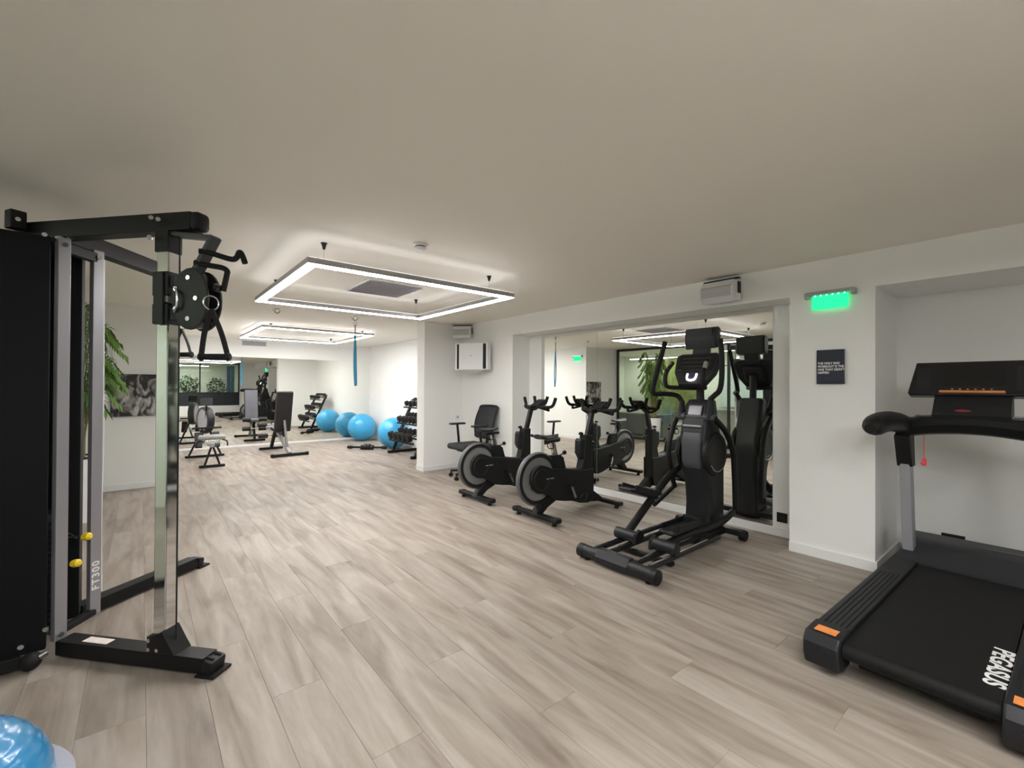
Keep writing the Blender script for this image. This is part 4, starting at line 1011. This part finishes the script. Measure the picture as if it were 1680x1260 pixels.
# saddle
K(MB().prism([(0.185, 0.59), (0.36, 0.595), (0.40, 0.47), (0.22, 0.47)], -0.035, 0.035, 'y', 0.010, 2).prism([(0.20, 0.62), (0.32, 0.62), (0.37, 0.58), (0.21, 0.56)], -0.03, 0.03, 'y', 0.006), 'seat_tube', 'black_plastic')
K(MB().beam((0.275, 0, 0.58), (0.225, 0, 0.755), 0.042, 0.05, 0.006, up=(1, 0, 0)), 'seat_post', 'steel')
K(MB().beam((0.13, 0, 0.762), (0.32, 0, 0.768), 0.04, 0.028, 0.006), 'seat_slider', 'black_plastic')
K(MB().tube([(0.13, -0.025, 0.752), (0.14, -0.03, 0.705), (0.21, -0.03, 0.695), (0.215, -0.025, 0.75)], 0.005, 6, 4), 'slider_lever', 'black_gloss')
K(MB().cyl((0.33, -0.0, 0.605), (0.40, -0.0, 0.63), 0.007).lathe([(0, -0.012), (0.022, -0.010), (0.022, 0.010), (0, 0.012)], c=(0.405, 0, 0.632), axis=(1, 0, 0.3), n=16), 'post_knob', 'black_gloss')
sd = MB()
nseg = 14; rings = []
for i in range(nseg + 1):
    q = i / nseg; x_ = 0.02 + 0.29 * q
    hw = (0.085 * math.sin(min(1, q * 2.6 + 0.35) * PI / 2)) * (1 - q) ** 0.8 + 0.020 * min(1, (1 - q) * 8 + 0.3)
    zt = 0.835 + 0.012 * (1 - q) ** 2 - 0.01 * math.sin(q * PI)
    th = 0.055 * (1 - 0.45 * q)
    ring = []
    for j in range(12):
        a = 2 * PI * j / 12
        ring.append(sd.bm.verts.new((x_, hw * math.cos(a), zt - th / 2 + th / 2 * (math.sin(a) if math.sin(a) > 0 else math.sin(a) * 0.8))))
    rings.append(ring)
for a, c in zip(rings, rings[1:]):
    for j in range(12): sd.bm.faces.new((a[j], a[(j + 1) % 12], c[(j + 1) % 12], c[j]))
sd.bm.faces.new(rings[0]); sd.bm.faces.new(list(reversed(rings[-1])))
K(sd, 'saddle', 'pad_vinyl')
# cranks and pedals (near crank hangs down, far one up)
for s, a in ((-1, math.radians(-66)), (1, math.radians(114))):
    c = Vector((0.47, s * 0.085, 0.25)); e_ = c + Vector((math.cos(a) * 0.0, 0, 0))
    c = Vector((0.40, s * 0.10, 0.31)) if s < 0 else Vector((0.44, s * 0.10, 0.25))
    e_ = c + Vector((math.cos(a) * 0.165, s * 0.012, math.sin(a) * 0.165))
    ck = K(MB().beam(c, e_, 0.014, 0.030, 0.004), 'crank_arm', 'steel' if s < 0 else 'black_paint')
    K(MB().cyl(c - Vector((0, s * 0.04, 0)), c + Vector((0, s * 0.012, 0)), 0.024, n=18), 'crank_hub', 'black_plastic', ck)
    pdl = K(MB().box(e_ + Vector((0, s * 0.055, -0.01)), (0.09, 0.085, 0.018), 0.006), 'pedal', 'black_plastic', ck)
    K(MB().tube([e_ + Vector((0.045, s * 0.02, 0)), e_ + Vector((0.075, s * 0.03, 0.05)), e_ + Vector((0.075, s * 0.08, 0.05)), e_ + Vector((0.045, s * 0.09, 0))], 0.005, 6, 4), 'toe_cage', 'black_plastic', ck)
dup(bk, (3.0, 4.27, 0), 0, 'black indoor bike with silver flywheel disc standing nearest the office chair')

# ------------------------------------------------------------------ office chair
ch = thing('office_chair', 'black mesh-back office chair with armrests in the corner behind the bikes', 'chair', (3.69, 5.43, 0), PI)
H_ = lambda mb, nm, mt, par=None: mb.put(nm, mt, par or ch)
st = MB().box((0.0, 0, 0.455), (0.50, 0.48, 0.085), 0.04, 4)
H_(st, 'seat', 'chair_fabric')
H_(MB().box((-0.01, 0, 0.40), (0.30, 0.26, 0.04), 0.01), 'seat_mechanism', 'black_plastic')
bk_ = MB()
rows = []
for i in range(9):
    z = 0.56 + 0.47 * i / 8
    xb = -0.255 - 0.10 * (i / 8) ** 1.2 + 0.035 * math.sin(i / 8 * PI)
    hw = 0.205 + 0.02 * math.sin(i / 8 * PI) - (0.02 if i in (0, 8) else 0)
    rows.append((xb, hw, z))
for side_ in (0, 1):
    vv = [[bk_.bm.verts.new((xb - 0.05 * (1 - (y / 3.0) ** 2) * 0.6 - 0.012 * side_ + 0.01, hw * y / 3.0, z)) for y in range(-3, 4)] for xb, hw, z in rows]
    for a, c in zip(vv, vv[1:]):
        for j in range(6): bk_.bm.faces.new((a[j], a[j + 1], c[j + 1], c[j]))
H_(bk_, 'back_mesh', 'chair_mesh')
loop = [(xb + 0.003, hw, z) for xb, hw, z in rows] + [(xb + 0.003, -hw, z) for xb, hw, z in reversed(rows)]
loop = loop + [loop[0]]
H_(MB().tube(loop, 0.014, 8, 3), 'back_frame', 'black_plastic')
H_(MB().tube([(-0.12, 0, 0.40), (-0.26, 0, 0.42), (-0.325, 0, 0.55), (-0.31, 0, 0.72)], 0.024, 10), 'back_support', 'black_plastic')
H_(MB().box((-0.295, 0, 0.70), (0.03, 0.36, 0.06), 0.012), 'lumbar_pad', 'charcoal_plastic')
for s in (-1, 1):
    ap = H_(MB().tube([(0.0, s * 0.20, 0.42), (0.0, s * 0.285, 0.43), (0.0, s * 0.29, 0.50), (0.03, s * 0.285, 0.75)], 0.018, 10, 5), 'arm_post', 'black_plastic')
    H_(MB().box((0.03, s * 0.285, 0.765), (0.25, 0.085, 0.028), 0.012, 3), 'arm_pad', 'pad_vinyl', ap)
H_(MB().cyl((0, 0, 0.10), (0, 0, 0.39), 0.026, n=18), 'gas_lift', 'black_gloss')
for k in range(5):
    a = 2 * PI * k / 5 + 0.3; e_ = Vector((0.29 * math.cos(a), 0.29 * math.sin(a), 0))
    lg = H_(MB().beam((0, 0, 0.115), e_ + Vector((0, 0, 0.085)), 0.045, 0.03, 0.008), 'leg', 'black_plastic')
    tn = Vector((-math.sin(a), math.cos(a), 0))
    H_(MB().cyl(e_ + tn * -0.022 + Vector((0, 0, 0.028)), e_ + tn * 0.022 + Vector((0, 0, 0.028)), 0.028, n=18, bev=0.005).cyl(e_ + Vector((0, 0, 0.03)), e_ + Vector((0, 0, 0.085)), 0.010, n=10), 'caster', 'rubber', lg)

# ------------------------------------------------------------------ balls
def gym_ball(label, x_, y_, r=0.325):
    t = thing('exercise_ball', label, 'exercise ball', (x_, y_, 0), 0, 'blue exercise balls')
    prof = []
    for k in range(49):
        a = -PI / 2 + PI * k / 48
        rr = r * math.cos(a); z = r + r * math.sin(a)
        if k % 3 == 1 and 6 < k < 42: rr += 0.0018
        prof.append((max(rr, 0), z))
    ax = Vector((0.25, -0.2, 1)).normalized()
    mb = MB().lathe([(a_, b__ - r) for a_, b__ in prof], c=(0, 0, r), axis=ax, n=56)
    mb.put('ball', 'blue_ball', t)
    q = Vector((0, 0, r)) + ax * (r + 0.001)
    MB().cyl(q - ax * 0.004, q + ax * 0.003, 0.012, n=14).put('plug', 'white_plastic', t)
gym_ball('large blue exercise ball standing in the corner by the end mirror', 4.13, 10.70)
gym_ball('large blue exercise ball partly behind the dumbbell rack', 4.15, 8.98)

# ------------------------------------------------------------------ dumbbell rack + dumbbells
RKX, RKY = 4.05, 7.88
rk = thing('dumbbell_rack', 'black three-tier dumbbell rack standing along the white wall', 'rack', (RKX, RKY, 0))
tiers = [(-0.17, 0.30), (0.0, 0.62), (0.14, 0.93)]
for s in (-1, 1):
    y = s * 0.485
    MB().beam((-0.30, y, 0.03), (0.32, y, 0.03), 0.06, 0.05, 0.006).put('foot_bar', 'black_paint', rk)
    MB().beam((-0.20, y, 0.05), (0.24, y, 1.05), 0.05, 0.06, 0.006, up=(0, 1, 0)).put('upright', 'black_paint', rk)
for (x_, z_) in tiers:
    for dx, dz in ((-0.09, -0.03), (0.09, 0.03)):
        MB().beam((x_ + dx, -0.50, z_ + dz), (x_ + dx, 0.50, z_ + dz), 0.04, 0.03, 0.004).put('shelf_rail', 'black_paint', rk)
db = None
sizes = [(0.055, 'small'), (0.062, 'medium'), (0.072, 'large')]
n_db = 0
for ti, (x_, z_) in enumerate(tiers):
    cnt = (5, 6, 6)[ti]; R_ = (0.074, 0.062, 0.052)[ti]
    proto = None
    for k in range(cnt):
        y = -0.365 + 0.73 * k / (cnt - 1)
        loc = (RKX + x_ - 0.008, RKY + y, z_ + 0.02 + R_ * 1.12)
        lab = ['large round black dumbbell on the lowest tier of the rack', 'medium round black dumbbell on the middle tier of the rack', 'small round black dumbbell on the top tier of the rack'][ti]
        if proto is None:
            proto = thing('dumbbell', lab, 'dumbbell', loc, 0, ['dumbbells on the lowest tier', 'dumbbells on the middle tier', 'dumbbells on the top tier'][ti])
            hx = 0.155 - 0.012 * ti
            d = Vector((1, 0, 0.32)).normalized()
            MB().cyl(-d * 0.07, d * 0.07, 0.014, n=14).put('handle', 'steel', proto)
            for s in (-1, 1):
                MB().cyl(d * s * 0.065, d * s * hx, R_, n=22, bev=0.010).put('weight_head', 'rubber', proto)
        else:
            dup(proto, loc, 0)
# things on the floor by the balls
t = thing('barbell', 'short black bar with padded weights lying on the floor by the balls', 'barbell', (3.62, 9.10, 0))
d = Vector((0.72, -0.69, 0)); nrm = Vector((0.69, 0.72, 0))
MB().cyl(d * -0.42 + Vector((0, 0, .05)), d * 0.42 + Vector((0, 0, .05)), 0.022, n=14, bev=0.004).put('bar', 'rubber', t)
for k, r_ in ((-0.10, 0.05), (-0.03, 0.06), (0.04, 0.06), (0.11, 0.05)):
    MB().cyl(d * (k - 0.03) + Vector((0, 0, r_)), d * (k + 0.03) + Vector((0, 0, r_)), r_, n=20, bev=0.008).put('weight_disc', 'black_plastic', t)
for k in (-0.36, 0.36):
    MB().cyl(d * (k - 0.05) + Vector((0, 0, .05)), d * (k + 0.05) + Vector((0, 0, .05)), 0.034, n=16, bev=0.006).put('end_grip', 'rubber', t)

# ------------------------------------------------------------------ weight bench
bn = thing('weight_bench', 'adjustable black weight bench with its backrest set upright', 'bench', (2.12, 9.55, 0), math.radians(4))
N2 = lambda mb, nm, mt, par=None: mb.put(nm, mt, par or bn)
N2(MB().beam((-0.31, -0.46, 0.035), (0.31, -0.46, 0.035), 0.06, 0.05, 0.006), 'rear_foot', 'black_paint')
for s in (-1, 1): N2(MB().box((s * 0.30, -0.46, 0.035), (0.06, 0.07, 0.062), 0.012), 'foot_cap', 'rubber')
N2(MB().beam((-0.22, 0.72, 0.035), (0.22, 0.72, 0.035), 0.06, 0.05, 0.006), 'front_foot', 'black_paint')
N2(MB().beam((0.0, -0.46, 0.05), (0, 0.30, 0.40), 0.055, 0.07, 0.006), 'frame_beam', 'disc_grey')
N2(MB().beam((0.0, 0.72, 0.05), (0, 0.45, 0.42), 0.055, 0.06, 0.006), 'front_leg', 'black_paint')
N2(MB().beam((0.0, -0.30, 0.12), (0.02, 0.0, 0.72), 0.04, 0.05, 0.006), 'back_strut', 'rim_grey')
N2(MB().beam((0.0, -0.05, 0.40), (0, 0.62, 0.43), 0.055, 0.05, 0.006), 'seat_beam', 'black_paint')
RB = Matrix.Rotation(math.radians(12), 3, 'X')
bp2 = N2(MB().box((0, -0.06, 0.82), (0.30, 0.07, 0.80), 0.028, 4, R=RB), 'back_pad', 'pad_vinyl')
N2(MB().box((0, -0.018, 0.83), (0.27, 0.012, 0.76), 0.005, 2, R=RB), 'pad_face', 'pad_grey', bp2)
N2(MB().box((0, 0.40, 0.475), (0.30, 0.38, 0.07), 0.028, 4), 'seat_pad', 'pad_grey')
for z_, y_ in ((0.30, 0.68), (0.52, 0.74)):
    N2(MB().cyl((-0.26, y_, z_), (0.26, y_, z_), 0.012, n=12), 'roller_bar', 'steel')
    for s in (-1, 1): N2(MB().cyl((s * 0.08, y_, z_), (s * 0.25, y_, z_), 0.05, n=20, bev=0.01), 'leg_roller', 'pad_vinyl')
N2(MB().tube([(-0.03, 0.25, 0.40), (-0.16, 0.18, 0.50)], 0.012, 8, smooth=False), 'adjust_lever', 'rubber')

# ------------------------------------------------------------------ rower
rw = thing('rowing_machine', 'grey rowing machine with round fan flywheel near the end mirror', 'rowing machine', (0.89, 8.63, 0), math.radians(-1))
W2 = lambda mb, nm, mt, par=None: mb.put(nm, mt, par or rw)
W2(MB().beam((-0.175, 0, 0.025), (0.175, 0, 0.025), 0.05, 0.04, 0.008), 'rear_foot', 'black_paint')
for s in (-1, 1):
    W2(MB().beam((s * 0.10, 0, 0.045), (s * 0.012, 0.02, 0.33), 0.028, 0.028, 0.005), 'rear_leg', 'black_paint')
W2(MB().beam((0, -0.04, 0.36), (0, 1.25, 0.30), 0.055, 0.07, 0.008), 'rail', 'aluminium')
stp = W2(MB().box((0, 0.10, 0.475), (0.36, 0.28, 0.07), 0.03, 4), 'seat', 'disc_grey')
W2(MB().box((0, 0.10, 0.415), (0.20, 0.24, 0.06), 0.012), 'seat_carriage', 'chrome', stp)
for s in (-1, 1):
    W2(MB().tube([(s * 0.13, 0.02, 0.44), (s * 0.20, 0.02, 0.41), (s * 0.21, 0.02, 0.33)], 0.010, 8), 'side_handle', 'black_paint', stp)
W2(MB().beam((-0.30, 1.30, 0.025), (0.30, 1.30, 0.025), 0.05, 0.04, 0.008), 'front_foot', 'black_paint')
for s in (-1, 1):
    W2(MB().beam((s * 0.24, 1.30, 0.045), (s * 0.05, 1.22, 0.52), 0.03, 0.03, 0.006), 'front_leg', 'black_paint')
    W2(MB().box((s * 0.13, 0.88, 0.36), (0.11, 0.05, 0.30), 0.015, R=Matrix.Rotation(-0.6, 3, 'X')), 'foot_plate', 'black_plastic')
fan = W2(MB().lathe([(0.20, -0.06), (0.24, -0.05), (0.25, 0), (0.24, 0.05), (0.20, 0.06), (0.20, -0.06)], c=(0.0, 1.30, 0.68), axis=(1, 0.35, 0), n=40), 'fan_housing', 'charcoal_plastic')
W2(MB().lathe([(0, -0.055), (0.20, -0.05), (0.20, 0.05), (0, 0.055)], c=(0.0, 1.30, 0.68), axis=(1, 0.35, 0), n=40), 'fan_cover', 'silver_paint', fan)
for k in range(3): W2(MB().torus((0.0, 1.30, 0.68), 0.06 + 0.05 * k, 0.005, axis=(1, 0.35, 0), n=30, k=6, sr=11), 'fan_ring', 'black_plastic', fan)
W2(MB().beam((0, 1.25, 0.5), (0, 1.12, 0.98), 0.03, 0.03, 0.006), 'monitor_arm', 'black_paint')
W2(MB().box((0, 1.10, 1.02), (0.18, 0.03, 0.14), 0.01, R=Matrix.Rotation(-0.3, 3, 'X')), 'monitor', 'black_plastic')
W2(MB().cyl((-0.22, 0.98, 0.56), (0.22, 0.98, 0.56), 0.016, n=12), 'pull_handle', 'rubber')
